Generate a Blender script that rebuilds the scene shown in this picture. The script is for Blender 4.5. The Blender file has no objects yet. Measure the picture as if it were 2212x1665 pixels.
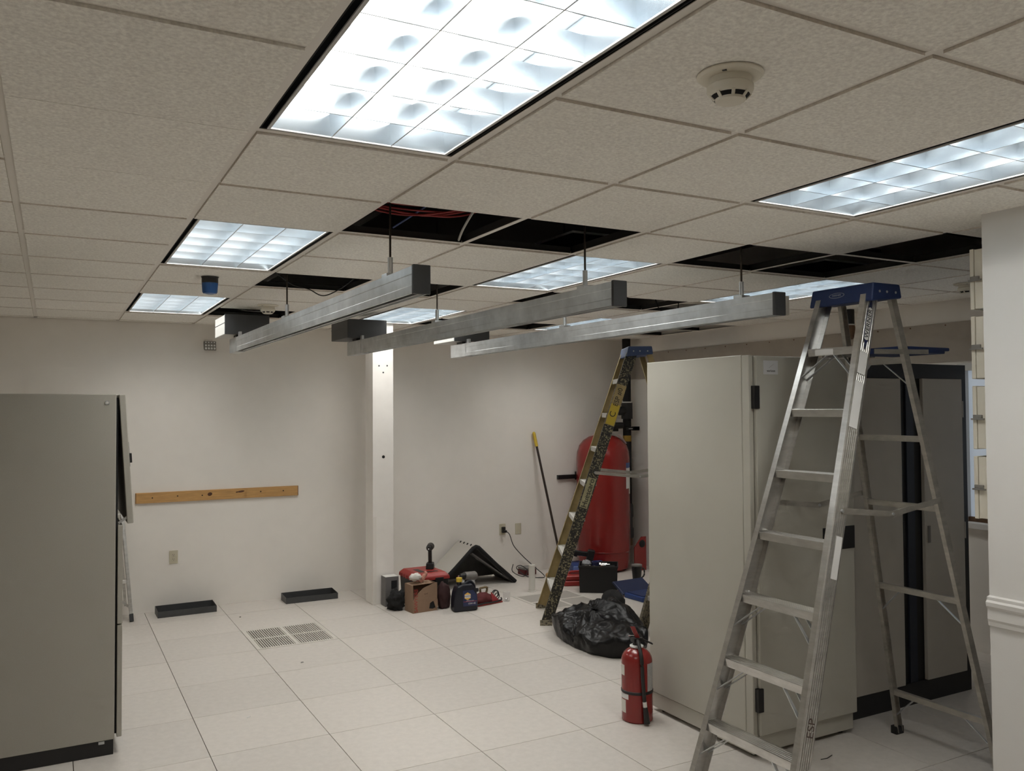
import bpy, math, random
from mathutils import Vector, Matrix
random.seed(7)
scene = bpy.context.scene
COL = scene.collection
V = Vector

# ------------------------------------------------------------------ camera, world, exposure
CAM_LOC = V((-0.4878, -2.4011, 1.7383))
YAW, PITCH, ROLL, FPX = 0.4970, 0.0277, -0.0062, 1832.97
def _basis():
    cy, sy, cp, sp = math.cos(YAW), math.sin(YAW), math.cos(PITCH), math.sin(PITCH)
    fwd = V((sy*cp, cy*cp, sp)); right = V((cy, -sy, 0)); up = right.cross(fwd)
    c, s = math.cos(ROLL), math.sin(ROLL)
    return c*right + s*up, -s*right + c*up, fwd
_r, _u, _f = _basis()
cam_data = bpy.data.cameras.new('camera'); cam = bpy.data.objects.new('camera', cam_data)
COL.objects.link(cam)
m = Matrix((_r, _u, -_f)).transposed().to_4x4(); m.translation = CAM_LOC
cam.matrix_world = m
cam_data.sensor_fit = 'HORIZONTAL'; cam_data.sensor_width = 36.0
cam_data.lens = FPX/2212*36.0; cam_data.clip_start = 0.05; cam_data.clip_end = 60
scene.camera = cam
world = bpy.data.worlds.new('world'); scene.world = world; world.use_nodes = True
world.node_tree.nodes['Background'].inputs[0].default_value = (0.0, 0.0, 0.0, 1)
world.node_tree.nodes['Background'].inputs[1].default_value = 0.0
vs = scene.view_settings
vs.view_transform = 'Standard'; vs.look = 'None'; vs.gamma = 1.0; vs.use_curve_mapping = False
vs.exposure = 0.09
scene.cycles.use_denoising = True; scene.cycles.use_light_tree = True
scene.cycles.max_bounces = 10; scene.cycles.diffuse_bounces = 8; scene.cycles.glossy_bounces = 4; scene.cycles.transparent_max_bounces = 6
scene.cycles.use_adaptive_sampling = True; scene.cycles.adaptive_threshold = 0.075; scene.cycles.adaptive_min_samples = 16
scene.cycles.sample_clamp_indirect = 6.0
scene.cycles.caustics_reflective = True
LAMP = 14.6                       # emission of the fluorescent tubes
LAMP_COL = (1.0, 0.955, 0.885)

# ------------------------------------------------------------------ materials
MATS = {}
def mat(name, col, rough=0.6, metal=0.0, var=0.0, scale=20.0, col2=None, thr=None, bump=0.0, bscale=None,
        emit=None, estr=0.0, alpha=None, trans=0.0, rnd=0.0, stretch=None, spec=0.5, coord='Object', soft=0.06):
    if name in MATS: return MATS[name]
    m = bpy.data.materials.new(name); m.use_nodes = True
    nt = m.node_tree; b = nt.nodes['Principled BSDF']
    b.inputs['Base Color'].default_value = (*col, 1); b.inputs['Roughness'].default_value = rough
    b.inputs['Metallic'].default_value = metal; b.inputs['Specular IOR Level'].default_value = spec
    if trans: b.inputs['Transmission Weight'].default_value = trans
    if alpha is not None: b.inputs['Alpha'].default_value = alpha
    if emit: b.inputs['Emission Color'].default_value = (*emit, 1); b.inputs['Emission Strength'].default_value = estr
    src = None
    if var or col2 is not None or bump:
        tc = nt.nodes.new('ShaderNodeTexCoord'); vec = tc.outputs[coord]
        if stretch:
            mp = nt.nodes.new('ShaderNodeMapping'); mp.inputs['Scale'].default_value = stretch
            nt.links.new(vec, mp.inputs[0]); vec = mp.outputs[0]
        n = nt.nodes.new('ShaderNodeTexNoise'); n.inputs['Scale'].default_value = scale; n.inputs['Detail'].default_value = 3
        n.inputs['Roughness'].default_value = 0.65
        nt.links.new(vec, n.inputs['Vector'])
        if var or col2 is not None:
            r = nt.nodes.new('ShaderNodeValToRGB')
            if col2 is not None:
                t = thr if thr is not None else 0.5
                r.color_ramp.elements[0].position = max(0, t-soft); r.color_ramp.elements[1].position = min(1, t+soft)
                r.color_ramp.elements[0].color = (*col, 1); r.color_ramp.elements[1].color = (*col2, 1)
            else:
                r.color_ramp.elements[0].position = 0.3; r.color_ramp.elements[1].position = 0.7
                r.color_ramp.elements[0].color = (*[max(0, c*(1-var)) for c in col], 1)
                r.color_ramp.elements[1].color = (*[min(1, c*(1+var)) for c in col], 1)
            nt.links.new(n.outputs['Fac'], r.inputs['Fac']); src = r.outputs['Color']
        if bump:
            bn = n
            if bscale:
                bn = nt.nodes.new('ShaderNodeTexNoise'); bn.inputs['Scale'].default_value = bscale; bn.inputs['Detail'].default_value = 2
                nt.links.new(vec, bn.inputs['Vector'])
            bp = nt.nodes.new('ShaderNodeBump'); bp.inputs['Strength'].default_value = bump; bp.inputs['Distance'].default_value = 0.004
            nt.links.new(bn.outputs['Fac'], bp.inputs['Height']); nt.links.new(bp.outputs['Normal'], b.inputs['Normal'])
    if rnd:
        oi = nt.nodes.new('ShaderNodeObjectInfo'); mr = nt.nodes.new('ShaderNodeMapRange')
        mr.inputs['To Min'].default_value = 1-rnd; mr.inputs['To Max'].default_value = 1+rnd*0.5
        nt.links.new(oi.outputs['Random'], mr.inputs['Value'])
        mx = nt.nodes.new('ShaderNodeVectorMath'); mx.operation = 'SCALE'
        if src is not None: nt.links.new(src, mx.inputs[0])
        else: mx.inputs[0].default_value = col
        nt.links.new(mr.outputs['Result'], mx.inputs['Scale']); src = mx.outputs['Vector']
    if src is not None: nt.links.new(src, b.inputs['Base Color'])
    MATS[name] = m
    return m

WALL = mat('wall_paint', (0.80, 0.765, 0.715), 0.75, var=0.03, scale=2.2)
WHITE_WALL = mat('white_wall_paint', (0.70, 0.69, 0.67), 0.7, var=0.015, scale=2.0)
COLUMN = mat('column_paint', (0.84, 0.81, 0.77), 0.6, var=0.03, scale=5)
TILE = mat('ceiling_tile_board', (0.88, 0.845, 0.785), 0.95, var=0.16, scale=95, bump=0.25, bscale=170, rnd=0.03)
TILE_EDGE = mat('ceiling_tile_cut_edge', (0.72, 0.67, 0.60), 0.95, var=0.15, scale=60)
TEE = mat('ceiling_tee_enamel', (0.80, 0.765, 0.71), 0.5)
FLOOR = mat('floor_laminate', (0.62, 0.585, 0.545), 0.42, var=0.05, scale=26, rnd=0.05)
FLOOR_DARK = mat('floor_seam', (0.07, 0.06, 0.05), 0.9)
BLACK = mat('black_plastic', (0.012, 0.012, 0.013), 0.45)
BLACK_MATTE = mat('black_matte', (0.010, 0.010, 0.011), 0.85)
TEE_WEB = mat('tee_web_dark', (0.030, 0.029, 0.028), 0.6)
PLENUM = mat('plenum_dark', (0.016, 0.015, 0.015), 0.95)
ALU = mat('aluminium', (0.62, 0.61, 0.59), 0.30, 0.95, var=0.12, scale=9, stretch=(1, 1, 4))
ALU_OLD = mat('aluminium_worn', (0.47, 0.45, 0.41), 0.42, 0.75, var=0.18, scale=10, stretch=(1, 1, 3))
LOUVER = mat('louver_aluminium', (0.73, 0.80, 0.86), 0.24, 0.982)
HOUSING = mat('lamp_housing_white', (0.85, 0.87, 0.88), 0.5)
GALV = mat('galvanised_steel', (0.60, 0.62, 0.63), 0.33, 0.85, var=0.18, scale=6)
DARK_GREY = mat('dark_grey_plastic', (0.050, 0.052, 0.055), 0.5)
CREAM = mat('cream_enamel', (0.74, 0.70, 0.60), 0.45)
BEIGE_CAB = mat('cabinet_putty_enamel', (0.47, 0.455, 0.40), 0.42, var=0.02, scale=3)
GREY_CAB = mat('cabinet_grey_enamel', (0.37, 0.355, 0.31), 0.42, var=0.05, scale=300)
GREY_DOOR = mat('cabinet_door_grey', (0.50, 0.47, 0.42), 0.5, var=0.03, scale=3)
RED = mat('red_plastic', (0.32, 0.028, 0.024), 0.4)
RED_ENAMEL = mat('red_enamel', (0.22, 0.015, 0.013), 0.22, spec=0.6)
BLUE = mat('blue_plastic', (0.018, 0.05, 0.20), 0.42)
BLUE_CAP = mat('blue_cap_plastic', (0.012, 0.030, 0.115), 0.5)
WHITE = mat('white_label', (0.72, 0.72, 0.71), 0.6)
PVC = mat('white_plastic', (0.66, 0.64, 0.59), 0.5)
IVORY = mat('ivory_plastic', (0.55, 0.51, 0.39), 0.45)
CHROME = mat('chrome', (0.75, 0.75, 0.76), 0.15, 1.0)
CARD = mat('cardboard', (0.27, 0.175, 0.115), 0.85, var=0.08, scale=8)
WOOD = mat('pine_board', (0.50, 0.285, 0.105), 0.55, var=0.16, scale=7, stretch=(1.2, 1, 14))
RED_INK = mat('red_ink', (0.36, 0.03, 0.025), 0.8)
BLACK_INK = mat('black_ink', (0.012, 0.011, 0.012), 0.7)
YELLOW = mat('yellow_plastic', (0.60, 0.42, 0.04), 0.5)
FIBER = mat('yellow_fibreglass', (0.34, 0.255, 0.11), 0.5, var=0.18, scale=12)
SPLAT = mat('paint_spattered_fibreglass', (0.018, 0.016, 0.014), 0.6, col2=(0.30, 0.26, 0.15), thr=0.57, scale=75, soft=0.05)
SPLAT2 = mat('paint_spattered_fibreglass_pale', (0.05, 0.045, 0.035), 0.65, col2=(0.27, 0.235, 0.165), thr=0.46, scale=60, soft=0.08)
BAG = mat('black_polythene', (0.005, 0.005, 0.006), 0.36, spec=0.30, bump=0.8, bscale=17)
GLASS = mat('clear_plastic', (0.75, 0.76, 0.76), 0.12, alpha=0.28)
FROST = mat('window_pane_lit', (0.55, 0.60, 0.66), 0.4, emit=(0.62, 0.70, 0.80), estr=0.30)
BROWN = mat('rusty_brown', (0.13, 0.07, 0.035), 0.6, var=0.3, scale=30)
BOARD = mat('backboard_paint', (0.40, 0.355, 0.30), 0.8, var=0.05, scale=6)
LIGHT_BOX = mat('pale_grey_enamel', (0.62, 0.61, 0.58), 0.5)
NAVY = mat('navy_plastic', (0.007, 0.009, 0.018), 0.38)
NAVY_LABEL = mat('navy_label', (0.022, 0.032, 0.10), 0.4)
GREY_PL = mat('grey_plastic', (0.20, 0.19, 0.18), 0.5)
MAROON = mat('maroon_cloth', (0.10, 0.014, 0.016), 0.8)
KHAKI = mat('khaki_metal', (0.20, 0.15, 0.08), 0.5)
ROD = mat('threaded_rod', (0.07, 0.055, 0.045), 0.55, 0.5)
TUBE = mat('lamp_strip_glow', (0.9, 0.9, 0.9), 0.4, emit=LAMP_COL, estr=LAMP)

# ------------------------------------------------------------------ mesh building
class G:
    def __init__(s): s.v = []; s.f = []
    def add(s, vs, fs):
        o = len(s.v); s.v += [tuple(p) for p in vs]; s.f += [tuple(i+o for i in f) for f in fs]; return s
    def box(s, x0, x1, y0, y1, z0, z1):
        return s.add([(x0,y0,z0),(x1,y0,z0),(x1,y1,z0),(x0,y1,z0),(x0,y0,z1),(x1,y0,z1),(x1,y1,z1),(x0,y1,z1)],
                     [(0,3,2,1),(4,5,6,7),(0,1,5,4),(1,2,6,5),(2,3,7,6),(3,0,4,7)])
    def hexa(s, b, t):           # 4 bottom corners, 4 top corners (ccw from above)
        return s.add(list(b)+list(t), [(0,3,2,1),(4,5,6,7),(0,1,5,4),(1,2,6,5),(2,3,7,6),(3,0,4,7)])
    def sweep(s, prof, p0, p1, a, b, sc1=1.0):    # closed 2d profile carried from p0 to p1 in axes a, b
        p0, p1, a, b = V(p0), V(p1), V(a), V(b); n = len(prof)
        vs = [p0 + a*x + b*y for x, y in prof] + [p1 + a*x*sc1 + b*y*sc1 for x, y in prof]
        fs = [(i, (i+1) % n, n+(i+1) % n, n+i) for i in range(n)] + [tuple(range(n-1, -1, -1)), tuple(range(n, 2*n))]
        return s.add(vs, fs)
    def bar(s, p0, p1, w, h, up=(0,0,1)):
        p0, p1 = V(p0), V(p1); ax = (p1-p0).normalized(); a = ax.cross(V(up))
        if a.length < 1e-5: a = ax.cross(V((1,0,0)))
        a.normalize(); b = a.cross(ax).normalized()
        return s.sweep([(-w/2,-h/2),(w/2,-h/2),(w/2,h/2),(-w/2,h/2)], p0, p1, a, b)
    def cyl(s, p0, p1, r0, r1=None, n=16, caps=True):
        r1 = r0 if r1 is None else r1; p0, p1 = V(p0), V(p1); ax = (p1-p0).normalized()
        a = ax.cross(V((0,0,1)))
        if a.length < 1e-4: a = V((1,0,0))
        a.normalize(); b = ax.cross(a)
        vs = []
        for p, r in ((p0, r0), (p1, r1)):
            vs += [p + (a*math.cos(2*math.pi*i/n) + b*math.sin(2*math.pi*i/n))*r for i in range(n)]
        fs = [(i, (i+1) % n, n+(i+1) % n, n+i) for i in range(n)]
        if caps: fs += [tuple(range(n-1, -1, -1)), tuple(range(n, 2*n))]
        return s.add(vs, fs)
    def lathe(s, prof, n=32, o=(0,0,0), sx=1.0, sy=1.0):      # (r, z) from bottom to top
        vs = []; fs = []; k = len(prof)
        for r, z in prof:
            vs += [(o[0]+sx*r*math.cos(2*math.pi*i/n), o[1]+sy*r*math.sin(2*math.pi*i/n), o[2]+z) for i in range(n)]
        for j in range(k-1):
            fs += [(j*n+i, j*n+(i+1) % n, (j+1)*n+(i+1) % n, (j+1)*n+i) for i in range(n)]
        fs += [tuple(range(n-1, -1, -1)), tuple(range((k-1)*n, k*n))]
        return s.add(vs, fs)
    def tube(s, path, r, n=8):
        path = [V(p) for p in path]; vs = []; fs = []; k = len(path)
        up = V((0,0,1))
        for j, p in enumerate(path):
            t = (path[min(j+1, k-1)] - path[max(j-1, 0)]).normalized()
            a = t.cross(up)
            if a.length < 0.05: a = t.cross(V((1,0,0)))
            a.normalize(); b = t.cross(a)
            rr = r[j] if isinstance(r, (list, tuple)) else r
            vs += [p + (a*math.cos(2*math.pi*i/n) + b*math.sin(2*math.pi*i/n))*rr for i in range(n)]
        for j in range(k-1):
            fs += [(j*n+i, j*n+(i+1) % n, (j+1)*n+(i+1) % n, (j+1)*n+i) for i in range(n)]
        fs += [tuple(range(n-1, -1, -1)), tuple(range((k-1)*n, k*n))]
        return s.add(vs, fs)
    def prism(s, poly, o, a, b, n, t):   # 2d polygon in axes a, b at o, thickness t along n
        o, a, b, n = V(o), V(a), V(b), V(n); k = len(poly)
        vs = [o + a*x + b*y for x, y in poly] + [o + a*x + b*y + n*t for x, y in poly]
        return s.add(vs, [tuple(range(k-1, -1, -1)), tuple(range(k, 2*k))] + [(i, (i+1) % k, k+(i+1) % k, k+i) for i in range(k)])
    def blob(s, c, r, nu=24, nv=14, fn=None):
        vs = []; fs = []
        for j in range(nv+1):
            th = math.pi*j/nv
            for i in range(nu):
                ph = 2*math.pi*i/nu
                d = V((math.sin(th)*math.cos(ph), math.sin(th)*math.sin(ph), math.cos(th)))
                k = fn(d) if fn else 1.0
                vs.append((c[0]+d.x*r[0]*k, c[1]+d.y*r[1]*k, c[2]+d.z*r[2]*k))
        for j in range(nv):
            fs += [(j*nu+i, (j+1)*nu+i, (j+1)*nu+(i+1) % nu, j*nu+(i+1) % nu) for i in range(nu)]
        return s.add(vs, fs)

def smooth_path(pts, k=8):
    pts = [V(p) for p in pts]; out = []
    for i in range(len(pts)-1):
        p0, p1, p2, p3 = pts[max(i-1,0)], pts[i], pts[i+1], pts[min(i+2, len(pts)-1)]
        for j in range(k):
            t = j/k
            out.append(0.5*((2*p1) + (p2-p0)*t + (2*p0-5*p1+4*p2-p3)*t*t + (3*p1-p0-3*p2+p3)*t**3))
    return out + [pts[-1]]

def obj(name, g, material, parent=None, bevel=0.0, smooth=False, loc=None, rotz=0.0, seg=2):
    me = bpy.data.meshes.new(name); me.from_pydata(g.v, [], g.f); me.update()
    me.validate()
    import bmesh
    bm = bmesh.new(); bm.from_mesh(me); bmesh.ops.recalc_face_normals(bm, faces=bm.faces); bm.to_mesh(me); bm.free()
    if material: me.materials.append(material)
    o = bpy.data.objects.new(name, me); COL.objects.link(o)
    if parent is not None: o.parent = parent
    if loc is not None: o.location = loc
    o.rotation_euler = (0, 0, rotz)
    if smooth:
        for p in me.polygons: p.use_smooth = True
        if smooth != 'all':
            es = o.modifiers.new('edge', 'EDGE_SPLIT'); es.split_angle = math.radians(smooth if smooth is not True else 35)
    if bevel:
        b = o.modifiers.new('bevel', 'BEVEL'); b.width = bevel; b.segments = seg; b.limit_method = 'ANGLE'; b.angle_limit = math.radians(40)
    return o
def twin(o, name=None, parent='same', loc=None):           # copy of a part that shares its mesh
    c = o.copy(); COL.objects.link(c)
    if name: c.name = name
    if parent != 'same': c.parent = parent
    if loc is not None: c.location = loc
    return c
def tag(o, label, cat, group=None):
    o['label'] = label; o['category'] = cat
    if group: o['group'] = group
    return o
def thing(name, label, cat, loc=(0,0,0), rotz=0.0, group=None):
    o = bpy.data.objects.new(name, None); COL.objects.link(o); o.location = loc; o.rotation_euler = (0,0,rotz)
    o.empty_display_size = 0.1
    return tag(o, label, cat, group)
def struct(o):
    o['kind'] = 'structure'; return o
def copy_tree(o, parent=None):
    c = o.copy(); COL.objects.link(c); c.parent = parent
    for ch in list(o.children): copy_tree(ch, c)
    return c
def lettering(body, o, right, up, size, material, parent, name='lettering', align='CENTER'):
    cu = bpy.data.curves.new(name, 'FONT'); cu.body = body; cu.size = size; cu.align_x = align; cu.align_y = 'CENTER'; cu.extrude = 0.0003
    cu.materials.append(material)
    t = bpy.data.objects.new(name, cu); COL.objects.link(t)
    r, u = V(right).normalized(), V(up).normalized(); n = r.cross(u)
    mt = Matrix((r, u, n)).transposed().to_4x4(); mt.translation = V(o)
    me = bpy.data.meshes.new_from_object(t)
    COL.objects.unlink(t); bpy.data.objects.remove(t); bpy.data.curves.remove(cu)
    o = bpy.data.objects.new(name, me); COL.objects.link(o); o.parent = parent; o.matrix_local = mt
    return o

# ------------------------------------------------------------------ the room
T, H = 0.6096, 2.522
XL, XR, YN, YB = -2.35, 5.30, -4.30, 5.585           # left wall, right wall, wall behind the camera, back wall
DECK = 3.25
FX, FY = 0.2281, 2.121                                # origin of the floor grid
PX, PY = 2.82, -0.303                                 # corner of the white partition

# floor: slab and its tiles
floor = struct(obj('floor', G().box(XL-.1, XR+.3, YN-.1, YB+.1, -0.12, -0.006), FLOOR_DARK))
def tile_mesh(name, w, d, t, ch, material):
    g = G(); e = ch
    g.add([(0,0,-t),(w,0,-t),(w,d,-t),(0,d,-t),(0,0,-e),(w,0,-e),(w,d,-e),(0,d,-e),(e,e,0),(w-e,e,0),(w-e,d-e,0),(e,d-e,0)],
          [(0,1,5,4),(1,2,6,5),(2,3,7,6),(3,0,4,7),(4,5,9,8),(5,6,10,9),(6,7,11,10),(7,4,8,11),(8,9,10,11)])
    me = bpy.data.meshes.new(name); me.from_pydata(g.v, [], g.f); me.update(); me.materials.append(material); return me
FLOOR_MESH = tile_mesh('floor_tile', T-.0034, T-.0034, .0055, .0006, FLOOR)
GRILLES = {(1, 3), (5, 3)}
for i in range(-5, 9):
    for j in range(-11, 6):
        x0, y0 = FX+i*T, FY+j*T
        x1, y1 = min(x0+T, XR), min(y0+T, YB)
        xs, ys = max(x0, XL), max(y0, YN)
        if x1-xs < .02 or y1-ys < .02 or (i, j) in GRILLES: continue
        o = bpy.data.objects.new('floor_tile', FLOOR_MESH); COL.objects.link(o); o.parent = floor
        o.location = (xs+.0017, ys+.0017, 0); o.scale = ((x1-xs)/T, (y1-ys)/T, 1)

# air grilles set into the floor
GRILLE_WHITE = mat('grille_enamel', (0.60, 0.575, 0.53), 0.5)
PERF = mat('grille_perforated', (0.36, 0.34, 0.31), 0.7)
def grille_tile(i, j, slotted, label):
    t = thing('floor_grille', label, 'floor grille', (FX+i*T, FY+j*T, 0))
    n = 0.034; mid = 0.028; c = T/2
    q = [(n, c-mid/2), (c+mid/2, T-n)]
    g = G()
    e = .002
    for a, b in ((e, n), (c-mid/2, c+mid/2), (T-n, T-e)):
        g.box(a, b, e, T-e, -.006, 0.0005)
    for a, b in q:
        for y0, y1 in ((e, n), (c-mid/2, c+mid/2), (T-n, T-e)): g.box(a, b, y0, y1, -.006, 0.0005)
    obj('frame', g, GRILLE_WHITE, t)
    first = None
    for a, b in q:
        for y0, y1 in q:
            if slotted:
                k = 15
                for s in range(k):
                    x = a + (b-a)*(s+.5)/k
                    if first is None: first = obj('slat', G().box(-.0042, .0042, 0, q[0][1]-q[0][0], -.005, 0), GRILLE_WHITE, t, loc=(x, y0, 0))
                    else: twin(first, loc=(x, y0, 0))
            else:
                obj('perforated_plate', G().box(a, b, y0, y1, -.006, -.0008), PERF, t)
    return t
grille_tile(1, 3, True, 'floor tile with four slotted air grilles in the open floor')
grille_tile(5, 3, False, 'floor tile with four grey perforated plates under the yellow ladder')

# walls
wall_back = struct(obj('wall_back', G().box(XL-.1, XR+.3, YB, YB+.12, 0, DECK), WALL))
wall_left = struct(obj('wall_left', G().box(XL-.12, XL, YN, YB, 0, DECK), WALL))
wall_rear = struct(obj('wall_rear', G().box(XL-.12, PX+.2, YN-.12, YN, 0, DECK), WALL))
WY0, WY1, WZ0, WZ1 = 0.05, 1.475, 0.90, 2.045
g = G().box(XR, XR+.13, WY1, YB, 0, DECK).box(XR, XR+.13, PY-.14, WY0, 0, DECK)
g.box(XR, XR+.13, WY0, WY1, 0, WZ0).box(XR, XR+.13, WY0, WY1, WZ1, DECK)
wall_right = struct(obj('wall_right', g, WALL))
wall_partition = struct(obj('wall_partition', G().box(PX, PX+.14, YN, PY, 0, DECK).box(PX+.14, XR, PY-.14, PY, 0, DECK), WHITE_WALL))
# chair rail on the partition
rp = [(0,0),(-.010,.004),(-.012,.020),(-.016,.030),(-.016,.072),(-.024,.082),(-.026,.098),(-.018,.106),(-.018,.118),(0,.122)]
trim_1 = struct(obj('trim_1', G().sweep([(x, z) for x, z in rp], (PX, YN+.3, .860), (PX, PY, .860), (1,0,0), (0,0,1)), WHITE_WALL))
trim_1['label'] = 'moulded white chair rail across the partition wall'
# painted backboard along the top of the right-hand wall
trim_2 = struct(obj('trim_2', G().box(XR-.016, XR, 1.25, YB, 2.065, 2.352), BOARD))
trim_2['label'] = 'brownish painted board with nail heads along the side wall'
for k in range(14):
    y = 1.55+k*.29
    obj('nail_head', G().cyl((XR-.0185, y, 2.335), (XR-.0155, y, 2.335), .006, n=8), BROWN, trim_2)
# window in the right-hand wall
window_1 = struct(obj('window_1', G().box(XR+.05, XR+.056, WY0+.05, WY1-.05, WZ0+.04, WZ1-.05), FROST))
g = G().box(XR-.006, XR+.09, WY0, WY0+.05, WZ0, WZ1).box(XR-.006, XR+.09, WY1-.05, WY1, WZ0, WZ1).box(XR-.006, XR+.09, WY0+.05, WY1-.05, WZ1-.05, WZ1)
obj('window_frame', g, LIGHT_BOX, window_1)
obj('window_sill', G().box(XR-.05, XR+.09, WY0-.03, WY1+.03, WZ0-.03, WZ0+.012), WHITE_WALL, window_1, bevel=.004)
obj('gasket_strip', G().box(XR+.02, XR+.05, WY0+.05, WY1-.05, WZ0+.012, WZ0+.045), BROWN, window_1)

# free-standing column
column = struct(obj('column', G().box(2.042, 2.238, 4.885, 5.085, 0, DECK), COLUMN, bevel=.003))
for dx, z in ((.060, 2.135), (.137, 2.137), (.100, 2.075)):
    obj('bolt_hole', G().cyl((2.042+dx, 4.8835, z), (2.042+dx, 4.887, z), .0075, n=10), DARK_GREY, column)
obj('cable_hole', G().cyl((2.142, 4.8835, 1.315), (2.142, 4.887, 1.315), .014, n=12), BLACK_MATTE, column)
obj('seam', G().box(2.0425, 2.075, 4.8842, 4.887, .02, .78), WALL, column)

# ceiling: deck over the plenum, tee grid, lay-in tiles
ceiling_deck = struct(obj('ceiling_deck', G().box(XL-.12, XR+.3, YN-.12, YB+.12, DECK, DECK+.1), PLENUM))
ceiling = struct(obj('ceiling', G().box(XL, PX, YN, -3*T-.012, H-.008, H+.012).box(PX+.14, XR, PY, -.0, H+.004, H+.012) if False else G().box(XL, PX, YN, -3*T-.012, H-.008, H+.012), TILE))
TW = 0.0119
LIGHTS = [(0,-2), (3,-2), (0,2), (0,6), (3,2), (3,6), (6,2), (6,6)]
HOLES = {(1,1), (2,1), (4,1), (5,1), (5,0), (1,4), (2,4), (4,4), (1,7), (4,7), (5,7), (6,4), (5,4), (8,6), (8,7)}
LIT = {(i, j+d) for i, j in LIGHTS for d in (0, 1)}
FLUSH = {(-1,-1), (-1,0), (-1,1)}
def tee_x(x, y0, y1):      # runs along y
    return G().box(x-TW, x+TW, y0, y1, H, H+.002).box(x-.0008, x+.0008, y0, y1, H+.002, H+.040)
def tee_y(y, x0, x1):
    return G().box(x0, x1, y-TW, y+TW, H+.0005, H+.0025).box(x0, x1, y-.0008, y+.0008, H+.0025, H+.034)
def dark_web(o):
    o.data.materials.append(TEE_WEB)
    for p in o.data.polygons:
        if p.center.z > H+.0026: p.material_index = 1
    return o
I0, I1, J0, J1 = -4, 8, -3, 9
for i in range(I0+1, I1+1):
    if i*T < PX or True:
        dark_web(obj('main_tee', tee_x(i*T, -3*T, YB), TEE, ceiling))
first_cross = None
for j in range(J0, J1+1):
    for i in range(I0, I1+1):
        if (i, j-1) in LIT and (i, j) in LIT and ((i, j) not in LIGHTS): continue
        if (i, j) in FLUSH and (i, j-1) in FLUSH: continue
        if i == I0: continue
        x0, x1 = i*T+TW, min((i+1)*T, XR)-TW
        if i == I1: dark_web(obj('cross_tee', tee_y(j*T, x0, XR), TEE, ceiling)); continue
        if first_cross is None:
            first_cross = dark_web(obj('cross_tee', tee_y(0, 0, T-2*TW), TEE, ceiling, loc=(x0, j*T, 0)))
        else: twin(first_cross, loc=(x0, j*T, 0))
# edge angles against the walls
obj('wall_angle', G().box(XL, XR, YB-.022, YB, H, H+.002), TEE, ceiling)
obj('wall_angle', G().box(XR-.022, XR, -3*T, YB, H, H+.002), TEE, ceiling)
def ceiling_tile_mesh(name, w, d, drop=.0075):
    g = G(); a = .013
    g.box(a, w-a, a, d-a, -drop, .002).box(.004, w-.004, .004, d-.004, .0032, .014)
    me = bpy.data.meshes.new(name); me.from_pydata(g.v, [], g.f); me.update()
    me.materials.append(TILE); me.materials.append(TILE_EDGE)
    for p in me.polygons:
        if abs(p.normal.z) < .5: p.material_index = 1
    return me
CT = ceiling_tile_mesh('ceiling_tile', T, T)
for j in range(J0, J1+1):
    for i in range(I0, I1+1):
        if (i, j) in HOLES or (i, j) in LIT: continue
        x0, x1 = max(i*T, XL), min((i+1)*T, XR); y0, y1 = j*T, min((j+1)*T, YB)
        if x1-x0 < .05 or y1-y0 < .05: continue
        me = CT
        if (i, j) in FLUSH:
            g = G().box(.013, T-.013, .0012 if (i, j-1) in FLUSH else .013, T-(.0012 if (i, j+1) in FLUSH else .013), -.0075, .012)
            me = bpy.data.meshes.new('ceiling_tile'); me.from_pydata(g.v, [], g.f); me.update(); me.materials.append(TILE)
        elif x1-x0 < T-.001 or y1-y0 < T-.001: me = ceiling_tile_mesh('ceiling_tile', x1-x0, y1-y0)
        o = bpy.data.objects.new('ceiling_tile', me); COL.objects.link(o); o.parent = ceiling
        o.location = (x0, y0, H)
# pipes and struts faintly seen in the plenum
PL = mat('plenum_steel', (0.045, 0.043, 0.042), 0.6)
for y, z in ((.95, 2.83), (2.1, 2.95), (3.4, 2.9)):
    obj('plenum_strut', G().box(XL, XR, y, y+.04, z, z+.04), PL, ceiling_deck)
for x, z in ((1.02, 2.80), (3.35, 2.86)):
    obj('plenum_pipe', G().cyl((x, -1.5, z), (x, YB, z), .03, n=10), PL, ceiling_deck)

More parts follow.
